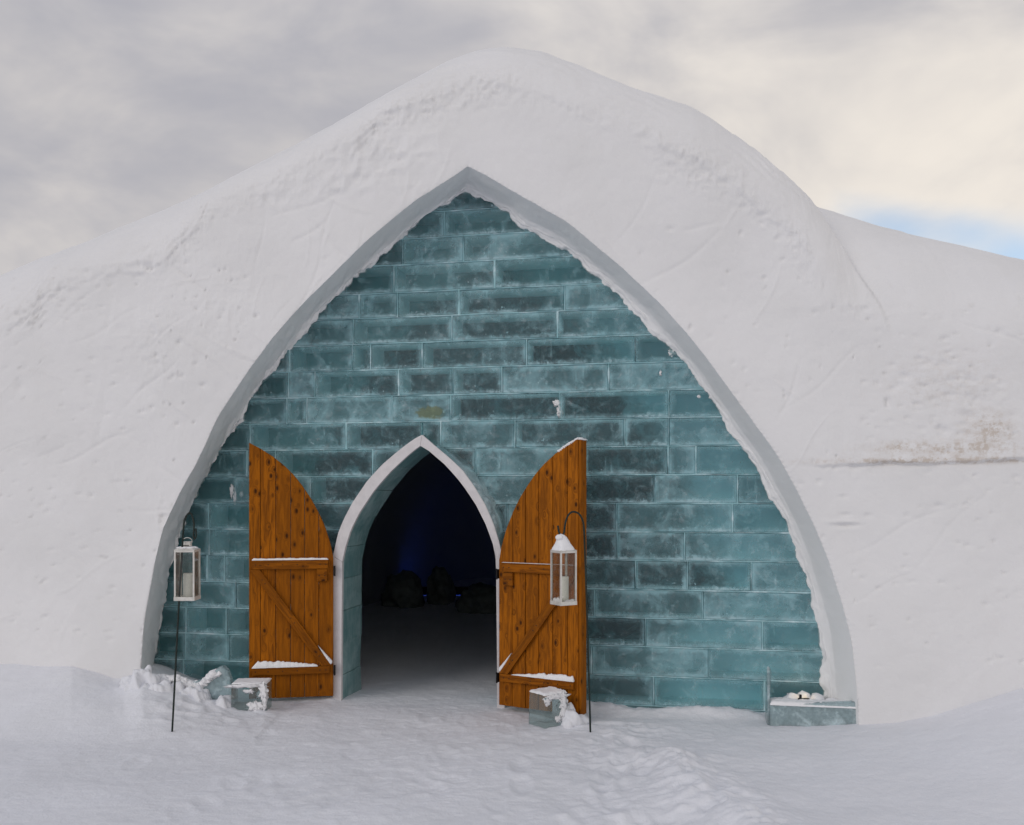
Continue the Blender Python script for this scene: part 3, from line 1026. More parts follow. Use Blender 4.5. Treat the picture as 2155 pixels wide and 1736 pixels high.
# footprints
fp = random.Random(9)
for i in range(78):
    if i < 20:
        x0, y0 = fp.gauss(0.55, 0.22), fp.uniform(4.2, 6.2)
    else:
        x0, y0 = fp.gauss(-0.6, 0.7), fp.uniform(4.2, 6.6)
    a = fp.gauss(0, 0.35); dep = 0.013 if i < 20 else 0.0055
    ca, sa_ = math.cos(a), math.sin(a)
    m_ = (np.abs(GX - x0) < 0.3) & (np.abs(GY - y0) < 0.4)
    dx_, dy_ = GX[m_] - x0, GY[m_] - y0
    aa = (dx_ * ca + dy_ * sa_) / 0.055; bb = (-dx_ * sa_ + dy_ * ca) / 0.14
    r2 = aa * aa + bb * bb
    H[m_] += -dep * np.exp(-r2 ** 2) + 0.35 * dep * np.exp(-((np.sqrt(r2) - 1.35) / 0.3) ** 2)
far = np.maximum(np.abs(GX), np.abs(GY - 5))
H = np.where(far > 9, H * 0.3, H)
inside = sstep(GY, wy_ + 0.15, wy_ + 0.5)
H = H * (1 - inside) + inside * (0.006 * fbm(GX * 9, GY * 9, 3, 141))
ground = grid_obj('ground', np.stack([GX, GY, H], -1), M['snow_ground'])
tag(ground, 'trampled snow covering the ground in front of the entrance', kind='structure')


def ground_z(x, y):
    i = int(np.clip(np.searchsorted(xs, x), 0, len(xs) - 1)); j = int(np.clip(np.searchsorted(ys, y), 0, len(ys) - 1))
    return float(H[j, i])


# ------------------------------------------------------------------ door frame outline (plane in front of the ice)
DD = 6.88
fr_out = [(700, 1490), (701, 1300), (701, 1170), (711, 1123), (723, 1093), (742, 1057), (774, 1010), (806, 976), (840, 947), (869, 925), (888, 915),
          (916, 939), (943, 961), (972, 988), (997, 1022), (1021, 1062), (1038, 1101), (1050, 1140), (1057, 1172), (1060, 1300), (1062, 1500)]
fr_in = [(718, 1490), (719, 1300), (720, 1183), (725, 1157), (738, 1115), (755, 1081), (787, 1032), (821, 993), (855, 961), (872, 947), (884, 938),
         (903, 949), (940, 981), (972, 1018), (1001, 1061), (1023, 1105), (1038, 1147), (1044, 1178), (1045, 1300), (1046, 1400), (1046, 1500)]


def wall_pts(pts, d):
    a = np.array(pts, float)
    x, y, z = plane(a[:, 0], a[:, 1], d, WK)
    return np.stack([x, y, z], -1)


fo = wall_pts(fr_out, DD); fi = wall_pts(fr_in, DD)
mid_door = (fo * 0.62 + fi * 0.38)          # line along which the blocks stop
apex_i = 10
apex_x = float(mid_door[apex_i, 0]); apex_z = float(mid_door[apex_i, 2])
# opening as height over x, left and right branch
LB = mid_door[:apex_i + 1]; RB = mid_door[apex_i:][::-1]
LBx, LBz = LB[:, 0] + np.arange(len(LB)) * 1e-5, LB[:, 2]
RBx, RBz = RB[:, 0] - np.arange(len(RB)) * 1e-5, RB[:, 2]

# ------------------------------------------------------------------ ice wall
ice_wall = empty('ice_wall', (0, 7.0, 0))
tag(ice_wall, 'teal wall of stacked clear ice blocks filling the pointed arch', 'ice wall')
lines = [-0.18, 0.04, 0.262, 0.484, 0.70, 0.915, 1.136, 1.35, 1.566, 1.782, 1.997, 2.211, 2.42, 2.631, 2.839, 3.044, 3.24, 3.46, 3.663, 3.865, 4.07]
joints = [
    [900, 1200, 2100, 2450, 2900],
    [732, 1090, 1330, 2120, 2615, 3060],
    [741, 915, 1180, 2180, 2365, 2836],
    [743, 904, 1130, 2120, 2582, 3050],
    [941, 1210, 2200, 2376, 2810],
    [828, 897, 1150, 2100, 2541, 2750, 3005],
    [836, 1190, 2170, 2468, 2739],
    [833, 1130, 2031, 2250, 2466, 2930],
    [940, 1240, 2140, 2616, 2950],
    [987, 1101, 1491, 1903, 2333, 2672, 2784],
    [1000, 1384, 1687, 1763, 2059, 2498, 2675],
    [1147, 1227, 1568, 1803, 2237, 2675],
    [1154, 1259, 1594, 1812, 2007, 2435],
    [1158, 1408, 1481, 1688, 2105, 2540],
    [1412, 1808, 2230],
    [1436, 1589, 1836, 2258],
    [1575, 1979],
    [1610, 1854],
    [1778],
    [],
]
bound = wall_pts([tuple(p) for p in ao], WD)
bi = int(np.argmax(bound[:, 2]))
bLx, bLz = bound[:bi + 1, 0], bound[:bi + 1, 2]
bRx, bRz = bound[bi:, 0][::-1], bound[bi:, 2][::-1]
THICK = 0.33
GAP = 0.004
MATS = [M['ice_face'], M['ice_side'], M['ice_core']]


def door_gap(z):
    """x-range of the opening at height z, or None"""
    if z >= apex_z:
        return None
    return float(np.interp(z, LBz, LBx)), float(np.interp(z, RBz, RBx))


def wall_point(x, z, t):
    """point of the wall t metres behind its face"""
    y = WD - WK * x
    return Vector((x + wn.x * t, y + wn.y * t, z))


def ice_block(poly, rect, off, tilt):
    """block from a polygon (x, z) list, counter-clockwise seen from the camera"""
    n = len(poly)
    cx_ = sum(p[0] for p in poly) / n; cz_ = sum(p[1] for p in poly) / n
    verts, faces, fm = [], [], []
    bev = 0.007
    x0, x1, z0, z1 = rect
    def inset(p):
        dx = cx_ - p[0]; dz = cz_ - p[1]
        return (p[0] + math.copysign(min(bev, abs(dx)), dx), p[1] + math.copysign(min(bev, abs(dz)), dz))
    for p in poly:
        q = inset(p)
        verts.append(wall_point(q[0], q[1], off + tilt[0] * (q[0] - cx_) + tilt[1] * (q[1] - cz_)))
    for p in poly:
        verts.append(wall_point(p[0], p[1], off + bev + tilt[0] * (p[0] - cx_) + tilt[1] * (p[1] - cz_)))
    for p in poly:
        verts.append(wall_point(p[0], p[1], THICK))
    faces.append(list(range(n))); fm.append(0)
    for i in range(n):
        j = (i + 1) % n
        faces.append([n + i, n + j, j, i]); fm.append(0)
        faces.append([2 * n + i, 2 * n + j, n + j, n + i]); fm.append(1)
    faces.append([2 * n + i for i in range(n)][::-1]); fm.append(2)
    o = mesh_obj('ice_block', verts, faces, mats=MATS, fmat=fm)
    me = o.data
    la = me.uv_layers.new(name='lo'); lb = me.uv_layers.new(name='hi')
    pz = [p for p in poly] * 3
    for lp in me.loops:
        p = pz[lp.vertex_index]
        la.data[lp.index].uv = (p[0] - x0, p[1] - z0)
        lb.data[lp.index].uv = (x1 - p[0], z1 - p[1])
    into(o, ice_wall)
    return o


def xj(sx):
    x, y, z = plane(sx / 1.9007, HY, WD, WK)
    return float(x)


n_blocks = 0
for ci in range(len(lines) - 1):
    z0, z1 = lines[ci] + GAP, lines[ci + 1] - GAP
    zq = max(lines[ci], 0.0)
    xl = float(np.interp(zq, bLz, bLx)); xr = float(np.interp(zq, bRz, bRx))
    if ci >= len(lines) - 2:
        xl, xr = -0.75, 0.25
    cuts = [xl - 0.04] + [xj(s) for s in joints[ci] if xl + 0.08 < xj(s) < xr - 0.08] + [xr + 0.04]
    bars = []
    for a, b in zip(cuts, cuts[1:]):
        x0, x1 = a + GAP, b - GAP
        off = rng.uniform(-0.004, 0.006)
        tilt = (rng.uniform(-0.006, 0.006), rng.uniform(-0.012, 0.012))
        rect = (x0, x1, z0, z1)
        pieces = []
        if z0 >= apex_z or x1 < LBx[0] or x0 > RBx[0]:
            pieces.append([(x0, z0), (x1, z0), (x1, z1), (x0, z1)])
        else:
            zsam = np.linspace(z0, min(z1, apex_z), 9)
            gl_, gr_ = np.array([door_gap(min(z, apex_z - 1e-4))[0] for z in zsam]), np.array([door_gap(min(z, apex_z - 1e-4))[1] for z in zsam])
            if z1 > apex_z:
                splits = [(x0, min(x1, apex_x), 'L'), (max(x0, apex_x), x1, 'R')]
            else:
                splits = [(x0, x1, 'L'), (x0, x1, 'R')]
            for s0, s1, side in splits:
                if s1 - s0 < 0.02:
                    continue
                edge = np.clip(gl_, None, s1) if side == 'L' else np.clip(gr_, s0, None)
                if side == 'L':
                    ok = edge > s0 + 0.012
                    pts = [(float(e), float(z)) for e, z, k in zip(edge, zsam, ok) if k]
                    if len(pts) < 2: continue
                    zb0, zt0 = pts[0][1], z1
                    poly = [(s0, zb0)] + pts
                    if z1 > apex_z:
                        poly += [(s1, z1)]
                        if abs(pts[-1][0] - s1) < 1e-3 and s1 < apex_x - 1e-3: pass
                    poly += [(s0, z1 if z1 > apex_z else pts[-1][1])]
                else:
                    ok = edge < s1 - 0.012
                    if not ok[-1] : continue
                    pts = [(float(e), float(z)) for e, z, k in zip(edge, zsam, ok) if k]
                    if len(pts) < 2: continue
                    zt = z1 if z1 > apex_z else pts[-1][1]
                    poly = [(s1, pts[0][1]), (s1, zt)]
                    if z1 > apex_z: poly += [(s0, zt)]
                    poly += pts[::-1]
                # drop repeated points
                cl = []
                for p in poly:
                    if not cl or abs(p[0] - cl[-1][0]) + abs(p[1] - cl[-1][1]) > 2e-3:
                        cl.append(p)
                if abs(cl[0][0] - cl[-1][0]) + abs(cl[0][1] - cl[-1][1]) < 2e-3: cl.pop()
                if len(cl) >= 3:
                    pieces.append(cl)
        for poly in pieces:
            ice_block(poly, rect, off, tilt)
            n_blocks += 1
    # frosted joints of this course: the bed above and the upright joints
    bm = bmesh.new()
    def bar(pa, pb, w):
        """frozen bead between two (x, z) points, slightly uneven"""
        n = max(2, int(math.dist(pa, pb) / 0.035))
        dx, dz_ = (pb[0] - pa[0]), (pb[1] - pa[1])
        L = math.dist(pa, pb); nx, nz_ = -dz_ / L, dx / L
        prev = None
        sd = rng.uniform(0, 99)
        ts_ = np.linspace(0, 1, n + 1) * L
        fa_ = fbm(ts_ * 9 + sd, ts_ * 0 + sd, 3, 7); fb_ = fbm(ts_ * 5 + sd, ts_ * 0 + sd + 9, 2, 17)
        for i in range(n + 1):
            t = i / n
            x, z = pa[0] + dx * t, pa[1] + dz_ * t
            f = float(fa_[i])
            hw = w * max(0.45, 0.9 + 1.1 * f)
            sft = 0.0022 * float(fb_[i])
            ring = [bm.verts.new(wall_point(x + nx * (sft + s * hw), z + nz_ * (sft + s * hw), tt))
                    for s, tt in ((-1, 0.05), (-1, 0.004), (0, -0.004), (1, 0.004), (1, 0.05))]
            if prev:
                for k in range(4):
                    bm.faces.new((prev[k], prev[k + 1], ring[k + 1], ring[k]))
            prev = ring
    zt = lines[ci + 1]
    if ci < len(lines) - 2:
        g = door_gap(zt)
        if g is None:
            bar((xl, zt), (xr, zt), 0.0042)
        else:
            bar((xl, zt), (g[0], zt), 0.0042); bar((g[1], zt), (xr, zt), 0.0042)
    for xx in cuts[1:-1]:
        za, zb_ = lines[ci], lines[ci + 1]
        g0 = door_gap(za + 0.02); g1 = door_gap(zb_ - 0.02)
        if g0 and g0[0] < xx < g0[1]:
            continue
        bar((xx, za), (xx, zb_), rng.choice((0.003, 0.0035, 0.0045, 0.008)))
    if len(bm.faces):
        into(bm_obj('frost_joint', bm, M['frost_joint'], None, True), ice_wall)
    else:
        bm.free()

# snow blown on to the ice: small crusts stuck to the face
bm = bmesh.new()
for (sx, sy, rx, rz) in ((928, 1962, 0.014, 0.05), (940, 1990, 0.012, 0.045), (966, 1976, 0.014, 0.022), (2643, 1492, 0.007, 0.018), (2797, 1586, 0.014, 0.011),
                         (2232, 1612, 0.03, 0.022), (2240, 1645, 0.018, 0.05), (2690, 1410, 0.026, 0.026)):
    if sx < 1900 and sy > 2500: continue
    x, y, z = plane(sx / 1.9007, sy / 1.9007, WD, WK)
    add_lump(bm, (float(x), float(y) + 0.004, float(z)), (rx * 0.9, 0.0055, rz * 0.8), int(sx), 1.5, 4, 4.5)
into(tag(bm_obj('frost_crust', bm, M['snow_reveal'], None, True), kind='stuff'), ice_wall)

# ------------------------------------------------------------------ door frame with its ice-lined passage
frame = empty('door_frame', (float(fo[apex_i, 0]), float(fo[apex_i, 1]), 0))
tag(frame, 'white painted pointed-arch casing around the dark doorway', 'door frame')


def strip_solid(A, B, depth, name, mat):
    """board between two polylines A (outer) and B (inner), depth metres front to back"""
    n = len(A)
    vs = [Vector(a) for a in A] + [Vector(b) for b in B] + [Vector(a) + wn * depth for a in A] + [Vector(b) + wn * depth for b in B]
    fs = []
    for i in range(n - 1):
        fs += [(i, n + i, n + i + 1, i + 1), (n + i, 3 * n + i, 3 * n + i + 1, n + i + 1), (2 * n + i + 1, 2 * n + i, i, i + 1), (2 * n + i, 2 * n + i + 1, 3 * n + i + 1, 3 * n + i)]
    fs += [(0, 2 * n, 3 * n, n), (n - 1, 2 * n - 1, 4 * n - 1, 3 * n - 1)]
    o = mesh_obj(name, vs, fs, mat)
    bm = bmesh.new(); bm.from_mesh(o.data); bmesh.ops.recalc_face_normals(bm, faces=bm.faces); bm.to_mesh(o.data); bm.free()
    return o


def pair(i0, i1, n):
    def rs_(p):
        s = np.concatenate([[0], np.cumsum(np.linalg.norm(np.diff(p, axis=0), axis=1))])
        t = np.linspace(0, s[-1], n)
        return np.stack([np.interp(t, s, p[:, k]) for k in range(3)], 1)
    return rs_(fo[i0:i1 + 1]), rs_(fi[i0:i1 + 1])


A, B = pair(0, 2, 6)
into(strip_solid(A, B, 0.035, 'left_post', M['white_paint']), frame)
A, B = pair(2, apex_i, 20); A[0, 2] += 0.003; B[0, 2] += 0.003
into(strip_solid(A, B, 0.035, 'left_arch_board', M['white_paint']), frame)
A, B = pair(apex_i, 18, 20); A[-1, 2] += 0.003; B[-1, 2] += 0.003
A[0] += np.array([0.002, -0.001, 0]); B[0] += np.array([0.002, -0.001, 0])
into(strip_solid(A, B, 0.035, 'right_arch_board', M['white_paint']), frame)
A, B = pair(18, 20, 6)
into(strip_solid(A, B, 0.035, 'right_post', M['white_paint']), frame)
# frozen fillet of ice round the outside of the arch
bm = bmesh.new()
A, B = pair(apex_i + 1, 18, 26)
tg = np.gradient(A, axis=0)
for side, (A_, sgn, wmul) in (('r', (A, 1, 1.0)), ('l', (pair(3, apex_i, 26)[0], 1, 0.45))):
    tg = np.gradient(A_, axis=0); prev = None
    for i in range(len(A_)):
        o_ = Vector((-tg[i, 2], 0, tg[i, 0])).normalized()
        t = i / (len(A_) - 1)
        w = (0.020 + 0.055 * math.sin(math.pi * min(1, t * 1.05)) * (0.8 + 0.5 * float(fbm(np.array([t * 14.0]), np.array([2.0]), 3, 5)[0]))) * wmul
        p = Vector(A_[i])
        ring = [bm.verts.new(p - o_ * 0.004 + wn * 0.012), bm.verts.new(p + o_ * w * 0.45 + wn * 0.05), bm.verts.new(p + o_ * w + wn * 0.124)]
        if prev:
            for k in range(2):
                bm.faces.new((prev[k], prev[k + 1], ring[k + 1], ring[k]))
        prev = ring
into(bm_obj('ice_fillet', bm, M['milky_ice'], None, True), frame)
# ice lining of the passage, block by block
cutL = [0, 2, 4, 6, 8, 9]
def lining(i0, i1, nseg, jit_):
    pts = fi[i0:i1 + 1]
    s = np.concatenate([[0], np.cumsum(np.linalg.norm(np.diff(pts, axis=0), axis=1))])
    for q in range(nseg):
        t = np.linspace(s[-1] * q / nseg, s[-1] * (q + 1) / nseg - 0.003, 7)
        p = np.stack([np.interp(t, s, pts[:, k]) for k in range(3)], 1)
        tg = np.gradient(p, axis=0)
        n = len(p)
        vs = []; fs = []
        for lay, (tt, off) in enumerate(((0.037, 0.004), (0.25, 0.002), (0.47, 0.006), (0.47, 0.085), (0.037, 0.060))):
            for i in range(n):
                o_ = Vector((-tg[i, 2], 0, tg[i, 0])).normalized()
                wob = 0.010 * float(fbm(np.array([t[i] * 4 + i0]), np.array([lay * 1.7]), 3, 15)[0]) if 0 < lay < 3 else 0
                vs.append(Vector(p[i]) + wn * (tt - 0.0) + o_ * (off + wob + jit_[q % len(jit_)]))
        for lay in range(5):
            l2 = (lay + 1) % 5
            for i in range(n - 1):
                fs.append((lay * n + i, lay * n + i + 1, l2 * n + i + 1, l2 * n + i))
        fs.append([lay * n for lay in range(5)]); fs.append([lay * n + n - 1 for lay in range(5)][::-1])
        o = mesh_obj('jamb_block', vs, fs, M['jamb_ice'])
        bm = bmesh.new(); bm.from_mesh(o.data); bmesh.ops.recalc_face_normals(bm, faces=bm.faces); bm.to_mesh(o.data); bm.free()
        into(o, frame)


lining(0, apex_i, 9, (0.0, 0.003, -0.002, 0.002))
lining(apex_i, 20, 9, (0.0, 0.002, -0.002, 0.003))

# ------------------------------------------------------------------ wooden doors
prof_px = [(702, 1176), (698, 1150), (685, 1108), (670, 1076), (655, 1049), (638, 1024), (620, 1001), (600, 981), (575, 961), (550, 945), (525, 931)]


def make_door(hinge, outer, height_b, mirror, name_label, snow_scale, edge_board):
    """local x runs from the hinge (0) to the free edge, local y points away from the camera, z up"""
    hv_, ov = Vector((*hinge, 0)), Vector((*outer, 0))
    d = ov - hv_
    wid = d.length
    root = empty('wooden_door', (hinge[0], hinge[1], height_b), math.atan2(d.y, d.x))
    tag(root, name_label, 'door')
    # free edge lies left of the hinge for the left leaf: flip local y so that +y is always behind
    ys_ = -1 if mirror else 1
    # profile of the curved top in local (u, z)
    hl = Vector((-1.405, 7.12)); ol = Vector((-2.038, 6.99))
    pu, pz_ = [], []
    for px, py in prof_px:
        # intersect the sight line with the vertical plane of the left leaf
        rx_ = (px - CX) / F
        dd = ol - hl
        # hl + s*dd on line x = rx*y
        s = (rx_ * hl.y - hl.x) / (dd.x - rx_ * dd.y)
        yv = hl.y + s * dd.y
        pu.append(s); pz_.append(CAMZ + (HY - py) * yv / F - 0.05)
    pu = np.array(pu); pz_ = np.array(pz_); pu[0] = 0.0; pu[-1] = 1.0
    topz = lambda uu: float(np.interp(uu, pu, pz_))
    B_ = [0.0, 0.175, 0.345, 0.51, 0.685, 0.865, 1.0]
    TH = 0.038
    for i in range(6):
        u0, u1 = B_[i], B_[i + 1]
        ua, ub = u0 * wid + 0.0016, u1 * wid - 0.0016
        us = np.linspace(ua, ub, 7)
        outl = [(ua, 0.0), (ub, 0.0)] + [(float(x), topz(x / wid)) for x in us[::-1]]
        yo = rng.uniform(-0.0025, 0.0025)
        bm = bmesh.new()
        fv = [bm.verts.new((x, ys_ * (0 + yo), z)) for x, z in outl]
        bvv = [bm.verts.new((x, ys_ * (TH + yo), z)) for x, z in outl]
        bm.faces.new(fv); bm.faces.new(bvv[::-1])
        for k in range(len(outl)):
            j = (k + 1) % len(outl)
            bm.faces.new((fv[k], bvv[k], bvv[j], fv[j]))
        bmesh.ops.recalc_face_normals(bm, faces=bm.faces)
        es = [e for e in bm.edges if all(v in fv for v in e.verts)]
        bmesh.ops.bevel(bm, geom=es, offset=0.003, segments=1, affect='EDGES')
        bm_obj('plank', bm, M['plank'], root)
    if edge_board:
        # closing board on the free edge, the thickness one sees from here
        bm = bmesh.new()
        add_box(bm, (wid + 0.001, ys_ * -0.004, 0.0), (wid + 0.020, ys_ * 0.088, topz(1.0) - 0.014), 0.006)
        bm_obj('edge_board', bm, M['plank'], root)
        bm = bmesh.new()
        # backing layer behind the planks
        outl = [(0.03, 0.02), (wid - 0.004, 0.02)] + [(float(x), topz(x / wid) - 0.012) for x in np.linspace(0.03, wid - 0.004, 12)[::-1]]
        fv = [bm.verts.new((x, ys_ * 0.042, z)) for x, z in outl]; bvv = [bm.verts.new((x, ys_ * 0.08, z)) for x, z in outl]
        bm.faces.new(fv); bm.faces.new(bvv[::-1])
        for k in range(len(outl)):
            bm.faces.new((fv[k], bvv[k], bvv[(k + 1) % len(outl)], fv[(k + 1) % len(outl)]))
        bm_obj('backing', bm, M['plank'], root)
        bm = bmesh.new()
        for q in range(14):
            t = q / 13
            uu = 0.76 + 0.27 * t
            z = topz(min(uu, 1.0)) - (0.012 if uu > 1 else 0)
            add_lump(bm, (uu * wid, ys_ * 0.035, z + 0.001), (0.020, 0.045, 0.006 + 0.008 * math.sin(math.pi * min(1, t * 0.75 + 0.25))), q, 0.3, 2)
        bm_obj('snow_cap', bm, M['snow_fresh'], root, True)
    # ledges (rails), brace, packing block
    def rail(name, u0, u1, z0, z1, t=0.030):
        bm = bmesh.new()
        add_box(bm, (u0, min(ys_ * -t, ys_ * -0.0035), z0), (u1, max(ys_ * -t, ys_ * -0.0035), z1), 0.003)
        return bm_obj(name, bm, M['rail'], root)
    r1 = rail('rail', 0.065 * wid, 0.955 * wid, 1.005, 1.075)
    r2 = rail('rail', 0.045 * wid, 0.955 * wid, 0.185, 0.242)
    rail('packing_block', 0.075 * wid, 0.20 * wid, 0.905, 1.002, 0.024)
    # brace
    pa, pb = Vector((0.085 * wid, 0.247)), Vector((0.925 * wid, 1.000))
    dv = (pb - pa).normalized(); nv = Vector((-dv.y, dv.x))
    hwid = 0.031
    bm = bmesh.new()
    # ends cut level with the rails
    def cut(p, z):
        return p + dv * ((z - p.y) / dv.y)
    c4 = [cut(pa - nv * hwid, 0.244), cut(pa + nv * hwid, 0.244), cut(pb + nv * hwid, 1.003), cut(pb - nv * hwid, 1.003)]
    fv = [bm.verts.new((c.x, ys_ * -0.028, c.y)) for c in c4]; bvv = [bm.verts.new((c.x, ys_ * -0.0035, c.y)) for c in c4]
    bm.faces.new(fv); bm.faces.new(bvv[::-1])
    for k in range(4):
        bm.faces.new((fv[k], bvv[k], bvv[(k + 1) % 4], fv[(k + 1) % 4]))
    bmesh.ops.recalc_face_normals(bm, faces=bm.faces)
    bmesh.ops.bevel(bm, geom=list(bm.edges), offset=0.002, segments=1, affect='EDGES')
    ang = math.atan2(dv.y, dv.x)
    bo = bm_obj('brace', bm, M['rail'], root)
    # grain follows the brace: rotate its local frame
    R = Matrix.Rotation(ang, 4, 'Y')
    bo.data.transform(R); bo.matrix_local = R.inverted()
    # snow lying on the ledges
    bm = bmesh.new()
    ya, yb_ = sorted((ys_ * -0.034, ys_ * -0.002))
    add_pad(bm, 0.065 * wid, 0.955 * wid, ya, yb_, 1.0755, snow_scale[0], 5, 60, 6)
    bm_obj('snow_cap', bm, M['snow_fresh'], r1, True)
    bm = bmesh.new()
    add_pad(bm, 0.19 * wid, 0.955 * wid, ya, yb_, 0.2425, snow_scale[1], 9, 70, 6, snow_scale[2])
    bm_obj('snow_cap', bm, M['snow_fresh'], r2, True)
    # a wedge of snow in the foot of the brace
    bm = bmesh.new()
    for q in range(26):
        t = q / 25
        p = pa + nv * (hwid + 0.003) + dv * (0.0 + 0.16 * t)
        add_lump(bm, (p.x - 0.004, ys_ * -0.015, p.y + 0.004), (0.014 * (1.1 - t), 0.014, 0.018 * (1.15 - t)), q + 80, 0.2, 2)
    bm_obj('snow_cap', bm, M['snow_fresh'], bo, True).matrix_parent_inverse = R
    # screws
    bm = bmesh.new()
    sc = []
    for z in (1.04, 0.213):
        for u_ in (0.09, 0.16, 0.43, 0.60, 0.77, 0.92):
            sc.append((u_ * wid, z, 0.0305))
    for t in (0.1, 0.14, 0.45, 0.5, 0.86, 0.9):
        p = pa + (pb - pa) * t
        sc.append((p.x, p.y, 0.0285))
    sc += [(0.105 * wid, 0.95, 0.0245), (0.17 * wid, 0.95, 0.0245)]
    for x, z, yy_ in sc:
        c = bmesh.ops.create_circle(bm, cap_ends=True, segments=8, radius=0.0045)
        for v in c['verts']:
            v.co = Vector((x + v.co.x, ys_ * -(yy_ + 0.0008), z + v.co.y))
    o = bm_obj('screws', bm, M['black_iron'], root)
    tag(o, kind='stuff')
    # strap hinges at the frame
    for z in (0.985, 0.205):
        bm = bmesh.new()
        add_box(bm, (-0.016, min(ys_ * -0.012, ys_ * 0.02), z - 0.035), (-0.001, max(ys_ * -0.012, ys_ * 0.02), z + 0.035), 0.003)
        add_tube(bm, [(-0.009, ys_ * -0.014, z - 0.04), (-0.009, ys_ * -0.014, z + 0.04)], 0.007, 8)
        bm_obj('hinge', bm, M['black_iron'], root)
    return root


make_door((-1.405, 7.105), (-2.038, 6.99), 0.05, True, 'orange wooden door leaf left of the doorway, folded back near the ice wall', (0.014, 0.044, lambda u_: min(1.0, 0.35 + 1.3 * u_) * min(1.0, (1.03 - u_) * 9)), False)
make_door((-0.100, 6.80), (0.478, 6.46), 0.05, False, 'orange wooden door leaf right of the doorway, swung out with snow on its tip', (0.0025, 0.036, lambda u_: min(1.0, 0.08 + 1.6 * u_)), True)

# ------------------------------------------------------------------ shepherd hooks and lanterns
def make_pole(pts, tip, r, label):
    base = Vector(pts[0])
    root = empty('lantern_pole', base)
    tag(root, label, 'pole', 'lantern poles beside the doorway')
    bm = bmesh.new()
    rr = [r] * len(pts)
    add_tube(bm, [Vector(p) - base for p in pts], rr, 10)
    bm_obj('shaft', bm, M['iron'], root, True)
    bm = bmesh.new()
    add_tube(bm, [Vector(p) - base for p in tip], r, 10)
    bm_obj('hook', bm, M['iron'], root, True)
    return root


YL, YR = 6.08, 6.15
def curve(pts, Yv, n=40):
    """smooth line through plate points at distance Y (Catmull-Rom)"""
    q = [P(a, b, Yv + (c[0] if c else 0)) for a, b, *c in pts]
    q = [q[0] * 2 - q[1]] + q + [q[-1] * 2 - q[-2]]
    out = []
    for i in range(1, len(q) - 2):
        for k in range(n // (len(q) - 3) + 1):
            t = k / (n // (len(q) - 3) + 1)
            a, b, c, d = q[i - 1:i + 3]
            out.append(0.5 * ((2 * b) + (c - a) * t + (2 * a - 5 * b + 4 * c - d) * t * t + (3 * b - a - 3 * c + d) * t ** 3))
    out.append(q[-2])
    return out


shaftL = [P(360.5, 1572, YL), P(365, 1490, YL), P(376, 1280, YL), P(385.5, 1120, YL)]
make_pole(shaftL, curve([(385.5, 1120), (388, 1096), (394, 1083), (401, 1080), (406.5, 1092), (408, 1110), (407, 1128), (409.5, 1134), (412.5, 1128), (412, 1112)], YL, 60), 0.0066,
          'thin dark shepherd-hook pole left of the doors, leaning in the snow')
shaftR = [P(1243, 1565, YR), P(1241, 1480, YR), P(1235, 1280, YR), P(1230, 1130, YR)]
make_pole(shaftR, curve([(1230, 1130), (1227.5, 1100), (1219, 1082), (1206, 1077), (1196, 1084), (1190, 1100), (1186.5, 1122), (1181.5, 1128), (1176.5, 1120), (1174, 1106)], YR, 60), 0.0065,
          'dark shepherd-hook pole in front of the right door leaf')


